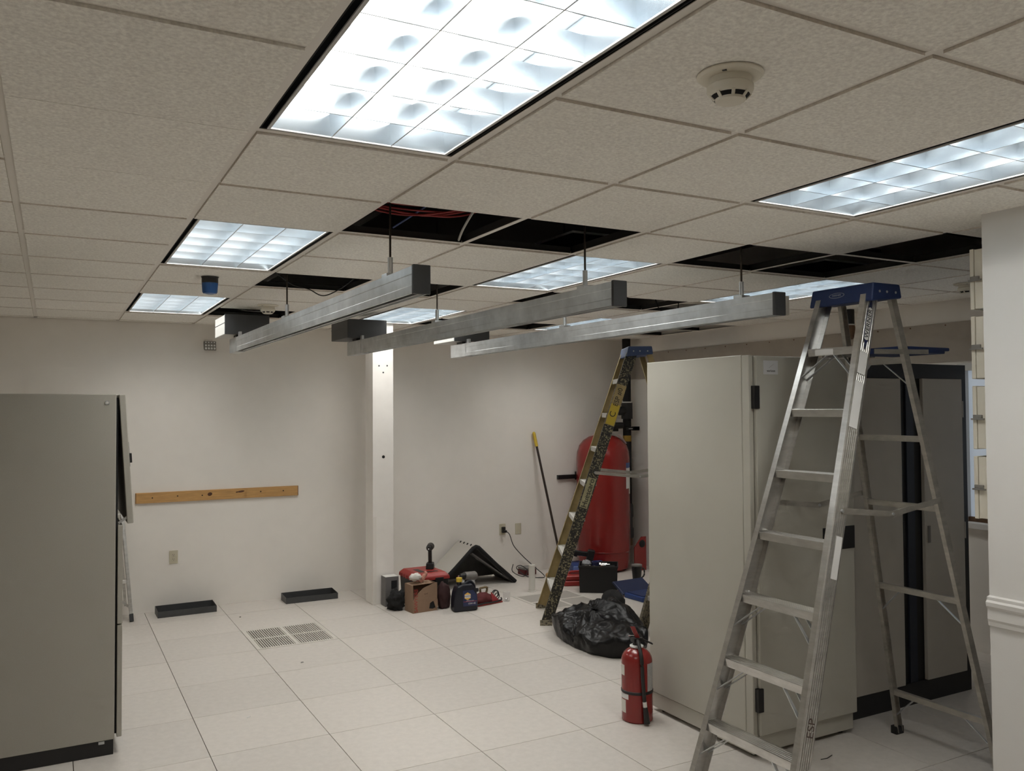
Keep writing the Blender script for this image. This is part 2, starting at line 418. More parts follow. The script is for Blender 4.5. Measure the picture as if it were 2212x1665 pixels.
# ------------------------------------------------------------------ ceiling lights: 2x4 ft parabolic louvered troffers
def build_light():
    t = thing('ceiling_light', 'x', 'ceiling light', (0,0,H))
    W, L = T, 2*T
    sx, sy = .034, .022                      # dark air slot around the lens frame
    hz = .114
    g = G()
    e = .014
    g.box(e, e+.004, e, L-e, .003, hz).box(W-e-.004, W-e, e, L-e, .003, hz).box(e, W-e, e, e+.004, .003, hz).box(e, W-e, L-e-.004, L-e, .003, hz)
    obj('air_slot', g, BLACK_MATTE, t)
    obj('housing', G().box(e, W-e, e, L-e, .114, .126), HOUSING, t)
    # inner side reflectors, sloping inwards to the frame
    x0, x1, y0, y1 = sx, W-sx, sy, L-sy
    g = G()
    tl = .0015
    g.hexa([(x0,y0,.002),(x0+.003,y0,.002),(x0+.003,y1,.002),(x0,y1,.002)], [(x0+.012,y0,.075),(x0+.016,y0,.075),(x0+.016,y1,.075),(x0+.012,y1,.075)])
    g.hexa([(x1-.003,y0,.002),(x1,y0,.002),(x1,y1,.002),(x1-.003,y1,.002)], [(x1-.016,y0,.075),(x1-.012,y0,.075),(x1-.012,y1,.075),(x1-.016,y1,.075)])
    g.hexa([(x0,y0,.002),(x1,y0,.002),(x1,y0+.003,.002),(x0,y0+.003,.002)], [(x0,y0+.012,.075),(x1,y0+.012,.075),(x1,y0+.016,.075),(x0,y0+.016,.075)])
    g.hexa([(x0,y1-.003,.002),(x1,y1-.003,.002),(x1,y1,.002),(x0,y1,.002)], [(x0,y1-.016,.075),(x1,y1-.016,.075),(x1,y1-.012,.075),(x0,y1-.012,.075)])
    g.box(x0-.001, x0+.0, y0, y1, .0, .112).box(x1, x1+.001, y0, y1, 0, .112).box(x0, x1, y0-.001, y0, 0, .112).box(x0, x1, y1, y1+.001, 0, .112)
    obj('side_reflector', g, LOUVER, t)
    g = G()
    fw = .007
    g.box(x0-.002, x0+fw, y0-.002, y1+.002, -.001, .003).box(x1-fw, x1+.002, y0-.002, y1+.002, -.001, .003).box(x0+fw, x1-fw, y0-.002, y0+fw, -.001, .003).box(x0+fw, x1-fw, y1-fw, y1+.002, -.001, .003)
    obj('lens_frame', g, mat('lens_frame_grey', (0.50, 0.50, 0.49), 0.5), t)
    # parabolic blades: thin at the bottom edge, flaring to the top
    def prof(h, wb, wt):
        n = 6; l = []
        for k in range(n+1):
            q = k/n; l.append((wb/2 + (wt-wb)/2*q*q, h*q))
        return l + [(-a, b) for a, b in reversed(l)]
    hb = .060
    b = obj('cross_blade', G().sweep(prof(hb, .0042, .020), (x0+.004, 0, .001), (x1-.004, 0, .001), (0,1,0), (0,0,1)), LOUVER, t, smooth=60)
    n = 6
    for k in range(1, n):
        y = y0 + (y1-y0)*k/n
        if k == 1: b.location = (0, y, 0)
        else: twin(b, loc=(0, y, 0))
    b = obj('long_blade', G().sweep(prof(hb, .0042, .024), (0, y0+.004, .0012), (0, y1-.004, .0012), (1,0,0), (0,0,1)), LOUVER, t, smooth=60)
    for k in range(1, 3):
        x = x0 + (x1-x0)*k/3
        if k == 1: b.location = (x, 0, 0)
        else: twin(b, loc=(x, 0, 0))
    tb = obj('lamp_strip', G().add([(-.055,y0+.014,.112),(.055,y0+.014,.112),(.055,y1-.014,.112),(-.055,y1-.014,.112)], [(0,3,2,1)]), TUBE, t)
    for k in range(3):
        x = x0 + (x1-x0)*(k+.5)/3
        if k == 0: tb.location = (x, 0, 0)
        else: twin(tb, loc=(x, 0, 0))
    return t
LIGHT_LABELS = {
    (0,-2): 'louvered ceiling light with blazing white cells at the top of the picture',
    (3,-2): 'louvered ceiling light cut off by the picture edge above the white partition wall',
    (0, 2): 'louvered ceiling light just in front of the blue beacon',
    (0, 6): 'louvered ceiling light beyond the blue beacon, next to the back wall',
    (3, 2): 'louvered ceiling light above the near end of the middle busway',
    (3, 6): 'louvered ceiling light close to the white column',
    (6, 2): 'louvered ceiling light behind the blue cap of the big aluminium ladder',
    (6, 6): 'louvered ceiling light almost hidden by the far part of the third busway',
}
proto = build_light()
for k, (i, j) in enumerate(LIGHTS):
    t = proto if k == 0 else copy_tree(proto)
    t.location = (i*T, j*T, H); t['label'] = LIGHT_LABELS[(i, j)]; t['group'] = 'louvered ceiling lights'

# ------------------------------------------------------------------ hanging busways
def busway(x, y0, y1, rods, label, feed_white, joint):
    zb, zt, w = 2.176, 2.280, .066
    t = thing('hanging_busway', label, 'busway', (x, y0, zb), group='hanging busways')
    L = y1-y0; h = zt-zb
    # extruded channel with a slot along the bottom and shallow flutes on the sides
    pr = [(0,0),(.006,0),(.006,.006),(.020,.006),(.020,.022),(w-.020,.022),(w-.020,.006),(w-.006,.006),(w-.006,0),(w,0),
          (w,.030),(w-.0015,.032),(w-.0015,.072),(w,.074),(w,h),(0,h),(0,.074),(.0015,.072),(.0015,.032),(0,.030)]
    obj('channel', G().sweep(pr, (0,.006,0), (0,L-joint,0), (1,0,0), (0,0,1)), GALV, t)
    obj('end_cap', G().box(-.003, w+.003, -.010, .006, -.003, h+.004), DARK_GREY, t, bevel=.003)
    fh = obj('feed_housing', G().box(-.001, w+.001, L-joint+.002, L, -.002, h+.002), GALV, t, bevel=.0015)
    obj('slot_strip', G().box(.021, w-.021, .01, L-joint, .018, .0225), BLACK_MATTE, t)
    fb = obj('feed_box', G().box(-.075, .24, L-.24, L+.19, h+.022, h+.165), LIGHT_BOX if feed_white else DARK_GREY, t, bevel=.003)
    obj('cover_plate', G().box(-.078, .243, L-.252, L-.236, h+.020, h+.168), DARK_GREY, fb, bevel=.002)
    obj('lid_line', G().box(-.0765, -.073, L-.236, L+.19, h+.105, h+.109), DARK_GREY, fb)
    for a in (.0, .03): obj('clamp', G().box(a+.008, a+.026, L-.34+a*3, L-.30+a*3, h, h+.035), GALV, t)
    obj('neck', G().box(.012, .054, L-.2, L-.1, h, h+.03), DARK_GREY, t)
    for ry in rods:
        r = obj('hanger_rod', G().cyl((w/2, ry-y0, h+.01), (w/2, ry-y0, DECK-zb), .0048, n=8), ROD, t, smooth=True)
        obj('coupler', G().cyl((w/2, ry-y0, h+.012), (w/2, ry-y0, h+.085), .011, n=10), GALV, r, smooth=True)
        obj('hanger_clip', G().box(.006, w-.006, ry-y0-.03, ry-y0+.03, h, h+.016), GALV, r, bevel=.002)
    return t
b1 = busway(.70, .565, 4.30, (.895, 2.64), 'overhead metal busway closest to the left side, above the wooden board', True, .26)
b2 = busway(1.605, .555, 4.24, (.815, 2.50), 'middle overhead metal busway, its feed box in front of the white column', False, .34)
b3 = busway(2.50, .515, 4.20, (.76, 2.42), 'overhead metal busway whose end reaches the aluminium ladder', True, .30)
obj('paper_sleeve', G().box(.069, .135, .03, .20, .006, .098), mat('masking_paper', (0.42, 0.39, 0.34), 0.8), b3, bevel=.004)

# ------------------------------------------------------------------ things on the ceiling
def smoke(x, y, label):
    t = thing('smoke_detector', label, 'smoke detector', (x, y, H-.009), group='smoke detectors')
    obj('base_plate', G().lathe([(.050,-.010),(.070,-.008),(.0765,-.003),(.0765,0)], 40), CREAM, t, smooth=30)
    b = obj('body', G().lathe([(.030,-.064),(.034,-.062),(.036,-.055),(.050,-.045),(.0535,-.038),(.0535,-.028),(.049,-.024),(.049,-.008)], 40), CREAM, t, smooth=30)
    obj('sensing_vent', G().lathe([(.037,-.0570),(.0445,-.0495)], 40), BLACK_MATTE, b, smooth=30)
    f = None
    for k in range(8):
        a = 2*math.pi*k/8+.2; c, s = math.cos(a), math.sin(a)
        obj('vent_rib', G().bar((c*.036, s*.036, -.0585), (c*.047, s*.047, -.0475), .008, .003), CREAM, b)
    obj('locking_slot', G().box(-.062, -.055, -.006, .004, -.0100, -.007), DARK_GREY, t, rotz=.6)
    return t
smoke(.896, -.925, 'smoke detector on the ceiling tile nearest the camera')
smoke(.905, 3.93, 'small smoke detector beyond the busway, next to a ceiling opening')
smoke(4.60, .93, 'smoke detector partly hidden by the cream enclosures')
t = thing('ceiling_beacon', 'blue strobe beacon with black base on the ceiling', 'beacon', (.312, 2.735, H-.009))
obj('base', G().lathe([(.043,-.038),(.046,-.034),(.046,-.006),(.050,0)], 28), BLACK, t, smooth=30)
obj('lens', G().lathe([(.020,-.100),(.037,-.096),(.042,-.088),(.0455,-.040),(.0455,-.036)], 28), mat('blue_lens', (0.02, 0.10, 0.32), 0.25, spec=0.6), t, smooth=30)
# drop pipe with a rusty fitting by the right-hand wall
t = thing('ceiling_drop_pipe', 'black drop pipe ending in a rusty brown fitting', 'pipe', (5.10, 2.255, H))
obj('pipe', G().cyl((0,0,-.125), (0,0,.3), .043, n=18), BLACK, t, smooth=True)
obj('collar', G().cyl((0,0,-.135), (0,0,-.125), .047, n=18), LIGHT_BOX, t, smooth=True)
obj('fitting', G().lathe([(.028,-.245),(.046,-.225),(.048,-.150),(.044,-.135)], 18), BROWN, t, smooth=30)

# cables seen through the open cells
RED_CABLE = mat('red_cable', (0.36, 0.035, 0.035), 0.5); BLUE_CABLE = mat('blue_cable', (0.09, 0.13, 0.30), 0.5); WHITE_CABLE = mat('white_cable', (0.50, 0.49, 0.46), 0.5)
random.seed(3)
for k in range(9):
    z = 2.60+random.uniform(0, .07); dx = random.uniform(-.06, .06)
    p = smooth_path([(.62+dx*.3, 1.35, z+.12), (.74+dx, 1.16, z+.03), (.92+dx, 1.00+random.uniform(-.06,.06), z-.02), (1.10+dx*.5, .96+random.uniform(-.1,.1), z), (1.30, .95+random.uniform(-.2,.2), z+.08)], 6)
    c = obj('ceiling_cable', G().tube(p, .0045, 6), RED_CABLE, smooth=True)
    tag(c, 'red cable in the bundle above the open ceiling cell', 'cable', 'red cables above the ceiling')
tag(obj('ceiling_cable', G().tube(smooth_path([(.86, 1.2, 2.56), (.96, 1.0, 2.64), (1.02, .8, 2.72), (1.05, .6, 2.8)]), .004, 6), BLUE_CABLE, smooth=True), 'blue cable slanting across the open ceiling cell', 'cable')
tag(obj('ceiling_cable', G().tube(smooth_path([(1.19, 1.21, 2.535), (1.15, 1.07, 2.56), (1.14, .92, 2.62), (1.16, .7, 2.72)]), .006, 6), WHITE_CABLE, smooth=True), 'white cable slanting down beside the ceiling tee', 'cable')
tag(obj('ceiling_cable', G().tube(smooth_path([(.66, 2.62, 2.55), (.78, 2.72, 2.50), (.90, 2.78, 2.485), (1.00, 2.82, 2.455), (1.08, 2.74, 2.49), (1.15, 2.62, 2.56), (1.18, 2.5, 2.66)]), .0035, 6), BLACK, smooth=True), 'thin black wire sagging below the ceiling opening', 'cable')
tag(obj('ceiling_cable', G().tube(smooth_path([(.70, 4.32, 2.56), (.80, 4.36, 2.522), (.92, 4.38, 2.515), (1.02, 4.34, 2.53), (1.12, 4.3, 2.58)]), .004, 6), WHITE_CABLE, smooth=True), 'pale wire crossing the ceiling opening above the feed box', 'cable')
tag(obj('ceiling_cable', G().tube(smooth_path([(3.42, 2.60, 2.60), (3.44, 2.56, 2.47), (3.50, 2.52, 2.425), (3.56, 2.50, 2.45), (3.58, 2.5, 2.60)]), .004, 6), BLACK, smooth=True), 'black wire loop hanging from the ceiling opening', 'cable')
t = tag(obj('ceiling_insulation', G().blob((3.86, 2.74, 2.60), (.26, .14, .05), 20, 10), mat('insulation', (0.50, 0.46, 0.40), 0.95), smooth='all'), 'pale insulated duct bulging in the ceiling opening', 'duct')
from mathutils import noise as mnoise

# ------------------------------------------------------------------ cabinets
# grey cabinet on the left with its upper door swung open at the bottom
t = thing('equipment_cabinet', 'tall grey metal cabinet with black plinth and hinged side door', 'cabinet', (-.196, 2.389, 0))
W, D = 1.10, .75
obj('body', G().box(-W, 0, 0, D, .078, 1.828), GREY_CAB, t, bevel=.004)
pl = obj('plinth', G().box(-W+.01, -.004, .012, D-.01, 0, .078), BLACK, t)
obj('levelling_tab', G().box(-.072, -.045, .006, .0125, .060, .074), GALV, pl)
lk = obj('cam_lock', G().cyl((-.043, .002, 1.783), (-.043, -.004, 1.783), .012, n=18), GALV, t, smooth=True)
obj('keyhole', G().cyl((-.043, -.003, 1.783), (-.043, -.0055, 1.783), .006, n=12), LIGHT_BOX, lk)
g = G().box(0, .010, .02, D-.02, .10, 1.81)
obj('door_gasket', g, BLACK_MATTE, t)
# upper door: pivots at the top, bottom stands off
a = math.atan2(.042, .66)
ax_d = V((math.sin(a), 0, -math.cos(a))); ax_n = V((math.cos(a), 0, math.sin(a)))
ud = obj('upper_door', G().sweep([(0,0),(.030,0),(.030,.665),(0,.665)], (.012, .004, 1.825), (.012, D-.004, 1.825), ax_n, ax_d), GREY_CAB, t, bevel=.004)
hp = V((.012, 0, 1.825))+ax_n*.030
def on_door(d, n): return hp+ax_d*d+ax_n*n
q0, q1 = on_door(.25, 0), on_door(.38, 0)
obj('handle', G().sweep([(0,0),(.008,0),(.008,.13),(0,.13)], on_door(.25,0)+V((0,.10,0)), on_door(.25,0)+V((0,.14,0)), ax_n, ax_d), BLACK, ud, bevel=.002)
obj('latch', G().sweep([(0,0),(.012,0),(.012,.05),(0,.05)], on_door(.31,.007)+V((0,.105,0)), on_door(.31,.007)+V((0,.135,0)), ax_n, ax_d), BLACK, ud, bevel=.002)
g = G().box(.010, .034, .004, D-.004, .655, 1.155)
obj('middle_panel', g, GREY_CAB, t, bevel=.003)
obj('lower_panel', G().box(.010, .034, .004, D-.004, .085, .648), GREY_CAB, t, bevel=.003)
obj('stay_arm', G().bar((.014, .02, 1.165), (.056, .02, 1.195), .006, .012), GALV, t)

# putty coloured cabinet on the right
t = thing('equipment_cabinet', 'tall putty-coloured cabinet with a small white sticker, behind the aluminium ladder', 'cabinet', (2.57, .755, 0))
W, D, Hc = .735, .83, 2.0
obj('body', G().box(.012, W-.006, .012, D, .105, Hc), BEIGE_CAB, t, bevel=.003)
obj('base', G().box(.006, W-.012, .010, D-.01, .022, .105), BEIGE_CAB, t, bevel=.003)
for x, y in ((.06,.06), (W-.07,.06), (.06,D-.07), (W-.07,D-.07)):
    obj('levelling_foot', G().cyl((x,y,0), (x,y,.024), .022, n=12), BLACK, t)
obj('side_panel', G().box(.0, .012, .055, D-.004, .108, Hc+.004), BEIGE_CAB, t, bevel=.004)
obj('corner_post', G().box(.002, .030, .004, .054, .106, Hc+.001), BEIGE_CAB, t, bevel=.003)
dr = obj('door', G().box(.034, W-.004, -.012, .012, .112, Hc-.002), BEIGE_CAB, t, bevel=.006)
for z in (1.79, .29):
    obj('hinge', G().box(.014, .050, -.022, .004, z-.058, z+.058), BLACK, dr, bevel=.003)
ha = obj('handle_recess', G().box(W-.245, W-.006, -.016, -.010, .985, 1.105), BLACK, dr, bevel=.002)
st = obj('sticker', G().box(.085, .185, -.0135, -.012, 1.905, 1.975), mat('sticker_grey', (0.60, 0.60, 0.61), 0.5), dr)
lettering('verizon', (.137, -.0138, 1.923), (1,0,0), (0,0,1), .019, BLACK_INK, dr)
obj('check_mark', G().bar((.122, -.0138, 1.938), (.156, -.0138, 1.958), .0004, .0012, up=(0,1,0)), GREY_PL, dr)

# black framed cabinet with two grey doors
t = thing('equipment_cabinet', 'wide black-framed cabinet with two grey doors beside the window', 'cabinet', (3.335, .885, 0))
W, D, Hc = 1.16, .72, 1.992
g = G().box(0, W, .014, D, 0, Hc)
obj('body', g, BLACK, t, bevel=.004)
obj('plinth', G().box(0, W, 0, .014, 0, .125), BLACK, t)
obj('head_rail', G().box(0, W, 0, .014, 1.905, Hc), BLACK, t)
obj('centre_post', G().box(.60, .665, .004, .014, .125, 1.905), mat('dark_blue_strip', (0.020, 0.026, 0.040), 0.5), t)
obj('end_stile', G().box(1.112, W, 0, .014, .125, 1.905), BLACK, t)
d1 = obj('door', G().box(.004, .535, -.012, .012, .125, 1.902), GREY_DOOR, t, bevel=.003)
d2 = obj('door', G().box(.735, 1.106, -.012, .012, .125, 1.905), GREY_DOOR, t, bevel=.003)
for z in (.28, .98, 1.72):
    obj('hinge', G().box(1.107, 1.115, -.014, .004, z-.05, z+.05), GREY_DOOR, d2)
obj('latch', G().box(.535, .548, -.013, .004, 1.0, 1.07), BLACK, d1)
obj('pull', G().box(.755, .775, -.018, -.012, .93, 1.03), GREY_PL, d2)

# cream enclosures stacked on the far side of the partition
for k, (z0, z1) in enumerate(((2.156, 2.412), (1.858, 2.122), (1.557, 1.822), (1.260, 1.521))):
    nm = ['topmost of the stack', 'second from the top', 'third from the top', 'lowest of the stack'][k]
    t = thing('wall_mounted_enclosure', 'cream metal enclosure with a grey clasp behind the partition, '+nm, 'enclosure', (3.0, PY, z0), group='cream enclosures')
    h = z1-z0
    obj('body', G().box(0, .26, 0, .150, 0, h), CREAM, t, bevel=.002)
    dd = obj('door', G().box(-.003, .263, .152, .170, -.003, h+.003), CREAM, t, bevel=.003)
    CLASP = mat('clasp_steel', (0.30, 0.29, 0.27), 0.5, 0.5)
    cl = obj('clasp', G().box(-.009, 0, .126, .166, h*.5-.006, h*.5+.012), CLASP, t, bevel=.002)
    obj('clasp_hook', G().box(-.016, -.009, .112, .170, h*.5-.010, h*.5-.003), CLASP, cl)
    if k: obj('conduit_nipple', G().cyl((.03, .10, h), (.03, .10, h+.034), .028, n=14), CLASP, t, smooth=True)

# ------------------------------------------------------------------ stepladders
def rail(p0, p1, inward, wb, fl, th, flutes=0):
    p0, p1 = V(p0), V(p1); ax = (p1-p0).normalized()
    b = V((0, inward, 0)); a = b.cross(ax).normalized()
    if a.x < 0: a = -a
    b = b - ax*b.dot(ax); b.normalize()
    outer = []
    if flutes:
        n = flutes*2+1
        for k in range(n):
            x0 = -wb/2*.8 + wb*.8*k/n; x1 = -wb/2*.8 + wb*.8*(k+1)/n
            d = -.0022 if k % 2 == 0 else 0.0
            outer += [(x0, d), (x1, d)]
    prof = [(-wb/2,0)] + outer + [(wb/2,0),(wb/2,fl),(wb/2-th,fl),(wb/2-th,th),(-wb/2+th,th),(-wb/2+th,fl),(-wb/2,fl)]
    return G().sweep(prof, p0, p1, a, b)
def stepladder(label, loc, rotz, P):
    t = thing('stepladder', label, 'ladder', loc, rotz)
    Hc, sl = P['H'], P['slope']
    hw = lambda z: P['w0'] + (P['w1']-P['w0'])*z/Hc
    zt = Hc-.03
    R = {}
    for s in (-1, 1):
        R[s] = obj('front_rail', rail((0, s*hw(0), .012), (sl*zt, s*hw(zt), zt), -s, P['wb'], P['fl'], .003, P.get('flutes', 0)), P['front_mat'][0 if s < 0 else 1], t)
        obj('foot', G().box(-P['wb']*.6, P['wb']*.55, s*hw(0)-.004 if s > 0 else s*hw(0)-.006, s*hw(0)+.006 if s > 0 else s*hw(0)+.004, 0, .045), P['foot_mat'], R[s])
    rx0, rx1 = P['rear']
    rx = lambda z: rx0 + (rx1-rx0)*z/Hc
    rw = lambda z: P['rw0'] + (P['rw1']-P['rw0'])*z/Hc
    RR = {}
    for s in (-1, 1):
        RR[s] = obj('rear_rail', rail((rx0, s*rw(0), .012), (rx(zt), s*rw(zt), zt), -s, P['rb'], P['rf'], .0025), P['rear_mat'], t)
        obj('foot', G().box(rx0-.028, rx0+.028, s*rw(0)-.018, s*rw(0)+.018, 0, .04), BLACK, RR[s])
    # treads
    for z in P['steps']:
        w = hw(z)-.003; x = sl*z; d0 = -P['wb']*.52; d1 = P['wb']*.5
        top = []
        n = 6
        for k in range(n):
            xa = d1 - (d1-d0)*k/n; top += [(xa, .0), (xa-(d1-d0)/n*.55, .0), (xa-(d1-d0)/n*.55, .0018), (xa-(d1-d0)/n*.95, .0018)]
        pr = top + [(d0, 0), (d0, -P['apron']), (d0+.003, -P['apron']), (d0+.003, -.003), (d1-.003, -.003), (d1-.003, -.018), (d1, -.018)]
        s_ = obj('step', G().sweep(pr, (x, -w, z), (x, w, z), (1,0,0), (0,0,1)), P['step_mat'], t)
        if z in P.get('braced', ()):
            for s in (-1, 1):
                for dx in (d0+.012, d1-.016):
                    zb = z-.145; 
                    obj('brace', G().bar((x+dx, s*(w-.15), z-.022), (sl*zb+dx, s*(hw(zb)-.012), zb), .004, .014, up=(1,0,0)), GALV, s_)
    for z in P['bars']:
        w = rw(z)-.003
        b = obj('rear_bar', G().box(rx(z)-.012, rx(z)+.012, -w, w, z-.014, z+.014), P['rear_mat'], t)
        if z in P.get('rear_braced', ()):
            for s in (-1, 1):
                zb = z-.13
                obj('brace', G().bar((rx(z), s*(w-.13), z-.01), (rx(zb), s*(rw(zb)-.01), zb), .012, .004), GALV, b)
    # spreaders
    zs = P['spread']
    for s in (-1, 1):
        pm = V(((sl*zs+rx(zs))/2, s*(hw(zs)+rw(zs))/2, zs-.035))
        a = obj('spreader', G().bar((sl*zs, s*(hw(zs)+.006), zs), pm, .004, .026, up=(0,0,1)).bar(pm, (rx(zs), s*(rw(zs)+.006), zs+.01), .004, .026, up=(0,0,1)), P['spread_mat'], t)
        for q in ((sl*zs, s*(hw(zs)+.006), zs), pm): obj('rivet', G().cyl(V(q)-V((0,.006,0)), V(q)+V((0,.006,0)), .007, n=8), GALV, a)
    # cap
    x0, x1 = sl*zt-P['wb']*.62, rx(zt)+P['rb']*.75; w = hw(zt)+P.get('cap_over', .03); h0, h1 = Hc-P['cap_h'], Hc
    cap = obj('cap', G().hexa([(x0-.006,-w-.004,h0),(x1+.004,-w-.004,h0+.02),(x1+.004,w+.004,h0+.02),(x0-.006,w+.004,h0)], [(x0+.012,-w,h1),(x1-.004,-w,h1),(x1-.004,w,h1),(x0+.012,w,h1)]), P['cap_mat'], t, bevel=.008, seg=3)
    for s in (-1, 1):
        for k in (.25, .5, .8):
            obj('rivet', G().cyl((x0+(x1-x0)*k, s*(w+.001), h0+.045), (x0+(x1-x0)*k, s*(w+.004), h0+.045), .006, n=8), GALV, cap)
    return t, R, cap, (hw, rx, rw, x0, x1, w)

steps = [.30+.2855*k for k in range(7)]
WERNER = dict(H=2.305, slope=.319, w0=.299, w1=.140, wb=.082, fl=.030, flutes=5, front_mat=(ALU, ALU), foot_mat=BLACK, rear=(1.39, .84), rw0=.28, rw1=.150,
              rb=.036, rf=.022, rear_mat=ALU_OLD, steps=steps, step_mat=ALU, apron=.034, braced=steps[:3]+steps[6:], bars=[.235, .815, 1.255, 1.585, 1.955], rear_braced=[.235, .815, 1.955],
              spread=1.29, spread_mat=ALU_OLD, cap_mat=BLUE_CAP, cap_h=.085, cap_over=.035)
lad, LR, cap, (hw, rx, rw, cx0, cx1, cw) = stepladder('large open aluminium stepladder with a blue cap in front of the cabinets', (2.10, .366, 0), 0.0, WERNER)
# pail shelf on the rear rails
ps = obj('pail_shelf', G().box(.905, 1.215, -.16, .13, 1.992, 2.022).box(1.205, 1.25, -.16, .13, 2.006, 2.022), BLUE_CAP, lad, bevel=.005)
obj('shelf_frame', G().bar((.70, -.165, 1.99), (1.08, -.165, 1.998), .004, .022).bar((.70, .135, 1.99), (1.08, .135, 1.998), .004, .022), ALU_OLD, ps)
# stickers on the near front rail (outer web) and on the top step
def rail_frame(z, sl=.319):
    ax = V((sl, (WERNER['w0']-WERNER['w1'])/WERNER['H'], 1)).normalized(); b = V((0,1,0)); a = b.cross(ax).normalized()
    n = a.cross(ax).normalized()
    if n.y > 0: n = -n
    return V((sl*z, -hw(z), z)), ax, a, n
def rail_sticker(name, z0, z1, x0, x1, material, th=.0008, off=.0028):
    o, ax, a, n = rail_frame((z0+z1)/2); L = (z1-z0)/ax.z
    return obj(name, G().prism([(x0,-L/2),(x1,-L/2),(x1,L/2),(x0,L/2)], o+n*off, a, ax, n, th), material, LR[-1])
rail_sticker('sticker', 1.885, 1.985, -.028, .022, WHITE)
rail_sticker('sticker', 1.645, 1.850, -.030, .022, WHITE)
rail_sticker('sticker', 1.010, 1.185, -.008, .030, WHITE)
o, ax, a, n = rail_frame(2.115)
def lens(L, w, k=14):
    up = [(w*(1-(2*i/k-1)**2), L*(i/k-.5)) for i in range(k+1)]
    return up + [(-x, y) for x, y in reversed(up[1:-1])]
obj('maker_badge', G().prism(lens(.250, .0205), o+n*.0028-a*.002, a, ax, n, .0008), mat('badge_navy', (0.015, 0.020, 0.07), 0.4), LR[-1])
hexp = [(-.0130,-.074),(0,-.080),(.0130,-.074),(.0160,0),(.0130,.074),(0,.080),(-.0130,.074),(-.0160,0)]
obj('badge_field', G().prism(hexp, o+n*.0036-a*.002, a, ax, n, .0006), WHITE, LR[-1])
lettering('WERNER', o+n*.0046-a*.002, ax, -a, .035, BLACK_INK, LR[-1])
o, ax, a, n = rail_frame(.430)
lettering('ESP', o+n*.0030+a*.006, ax, -a, .055, mat('marker_brown', (0.10, 0.07, 0.06), 0.7), LR[-1])
st = [c for c in lad.children if c.name.startswith('step')][-1]
obj('sticker', G().box(.319*steps[6]-WERNER['wb']*.52-.0008, .319*steps[6]-WERNER['wb']*.52, -.02, .085, steps[6]-.030, steps[6]-.004), WHITE, st)
# oval badge on the front of the cap
k = 20
ov = [(.045*math.cos(2*math.pi*i/k), .013*math.sin(2*math.pi*i/k)) for i in range(k)]
iv = [(.041*math.cos(2*math.pi*i/k), .0105*math.sin(2*math.pi*i/k)) for i in range(k)]
fn_ = V((-.085, 0, .018)).normalized(); up_ = V((.018, 0, .085)).normalized()
oc = V((cx0+.0025, .02, WERNER['H']-.040))
obj('oval_badge', G().prism(ov, oc+fn_*.001, (0,-1,0), up_, fn_, .0008), mat('badge_pale', (0.30, 0.33, 0.38), 0.5), cap)
obj('oval_badge_field', G().prism(iv, oc+fn_*.0018, (0,-1,0), up_, fn_, .0006), BLUE_CAP, cap)
lettering('WERNER', oc+fn_*.0028, (0,-1,0), up_, .013, mat('badge_pale', (0,0,0)), cap)

ysteps = [.27+.2855*k for k in range(7)]
YEL = dict(H=2.25, slope=.335, w0=.300, w1=.165, wb=.085, fl=.032, front_mat=(SPLAT, FIBER), foot_mat=SPLAT2, rear=(1.50, .86), rw0=.30, rw1=.17, rb=.045, rf=.026,
           rear_mat=FIBER, steps=ysteps, step_mat=LIGHT_BOX, apron=.036, bars=[.3, .85, 1.4, 1.9], spread=1.215, spread_mat=ALU_OLD, cap_mat=mat('blue_cap_faded', (0.055, 0.085, 0.19), 0.6), cap_h=.085, cap_over=.025)
yl, YR, ycap, (yhw, *_y) = stepladder('yellow fibreglass stepladder with paint-spattered rails beside the red tank', (3.15, 3.77, 0), -.468, YEL)
def yrail(z):
    ax = V((YEL['slope'], (YEL['w0']-YEL['w1'])/YEL['H'], 1)).normalized(); b = V((0,1,0)); a = b.cross(ax).normalized(); n = a.cross(ax).normalized()
    if n.y > 0: n = -n
    return V((YEL['slope']*z, -yhw(z), z)), ax, a, n
def ypatch(name, z0, z1, x0, x1, material, off=.0004):
    o, ax, a, n = yrail((z0+z1)/2); L = (z1-z0)/ax.z
    return obj(name, G().prism([(x0,-L/2),(x1,-L/2),(x1,L/2),(x0,L/2)], o+n*off, a, ax, n, .0008), material, YR[-1])
ypatch('bare_band', 1.60, 1.93, -.0415, .040, FIBER)
ypatch('yellow_tape', 1.605, 1.77, -.036, .036, mat('yellow_tape', (0.50, 0.36, 0.03), 0.5), off=.0014)
ypatch('warning_label', .93, 1.17, -.036, .030, mat('warning_label', (0.33, 0.30, 0.17), 0.6, var=.25, scale=40))
o, ax, a, n = yrail(1.83); lettering('ESP #0', o+n*.003, ax, -a, .055, BLACK_INK, YR[-1])
o, ax, a, n = yrail(1.69); lettering('C', o+n*.003, ax, -a, .07, BLACK_INK, YR[-1])
o, ax, a, n = yrail(1.05); lettering('Huescaro', o+n*.003, ax, -a, .062, BLACK_INK, YR[-1])
TH = dict(H=1.72, slope=.30, w0=.25, w1=.15, wb=.085, fl=.03, front_mat=(SPLAT2, SPLAT2), foot_mat=SPLAT2, rear=(1.0, .66), rw0=.24, rw1=.15, rb=.045, rf=.024, rear_mat=FIBER,
          steps=[.28+.2855*k for k in range(5)], step_mat=LIGHT_BOX, apron=.03, bars=[.3, .85, 1.35], spread=.95, spread_mat=ALU_OLD, cap_mat=BLACK, cap_h=.07)
stepladder('paint-spattered stepladder hidden behind the putty cabinet except for one leg', (3.525, 2.72, 0), -.10, TH)

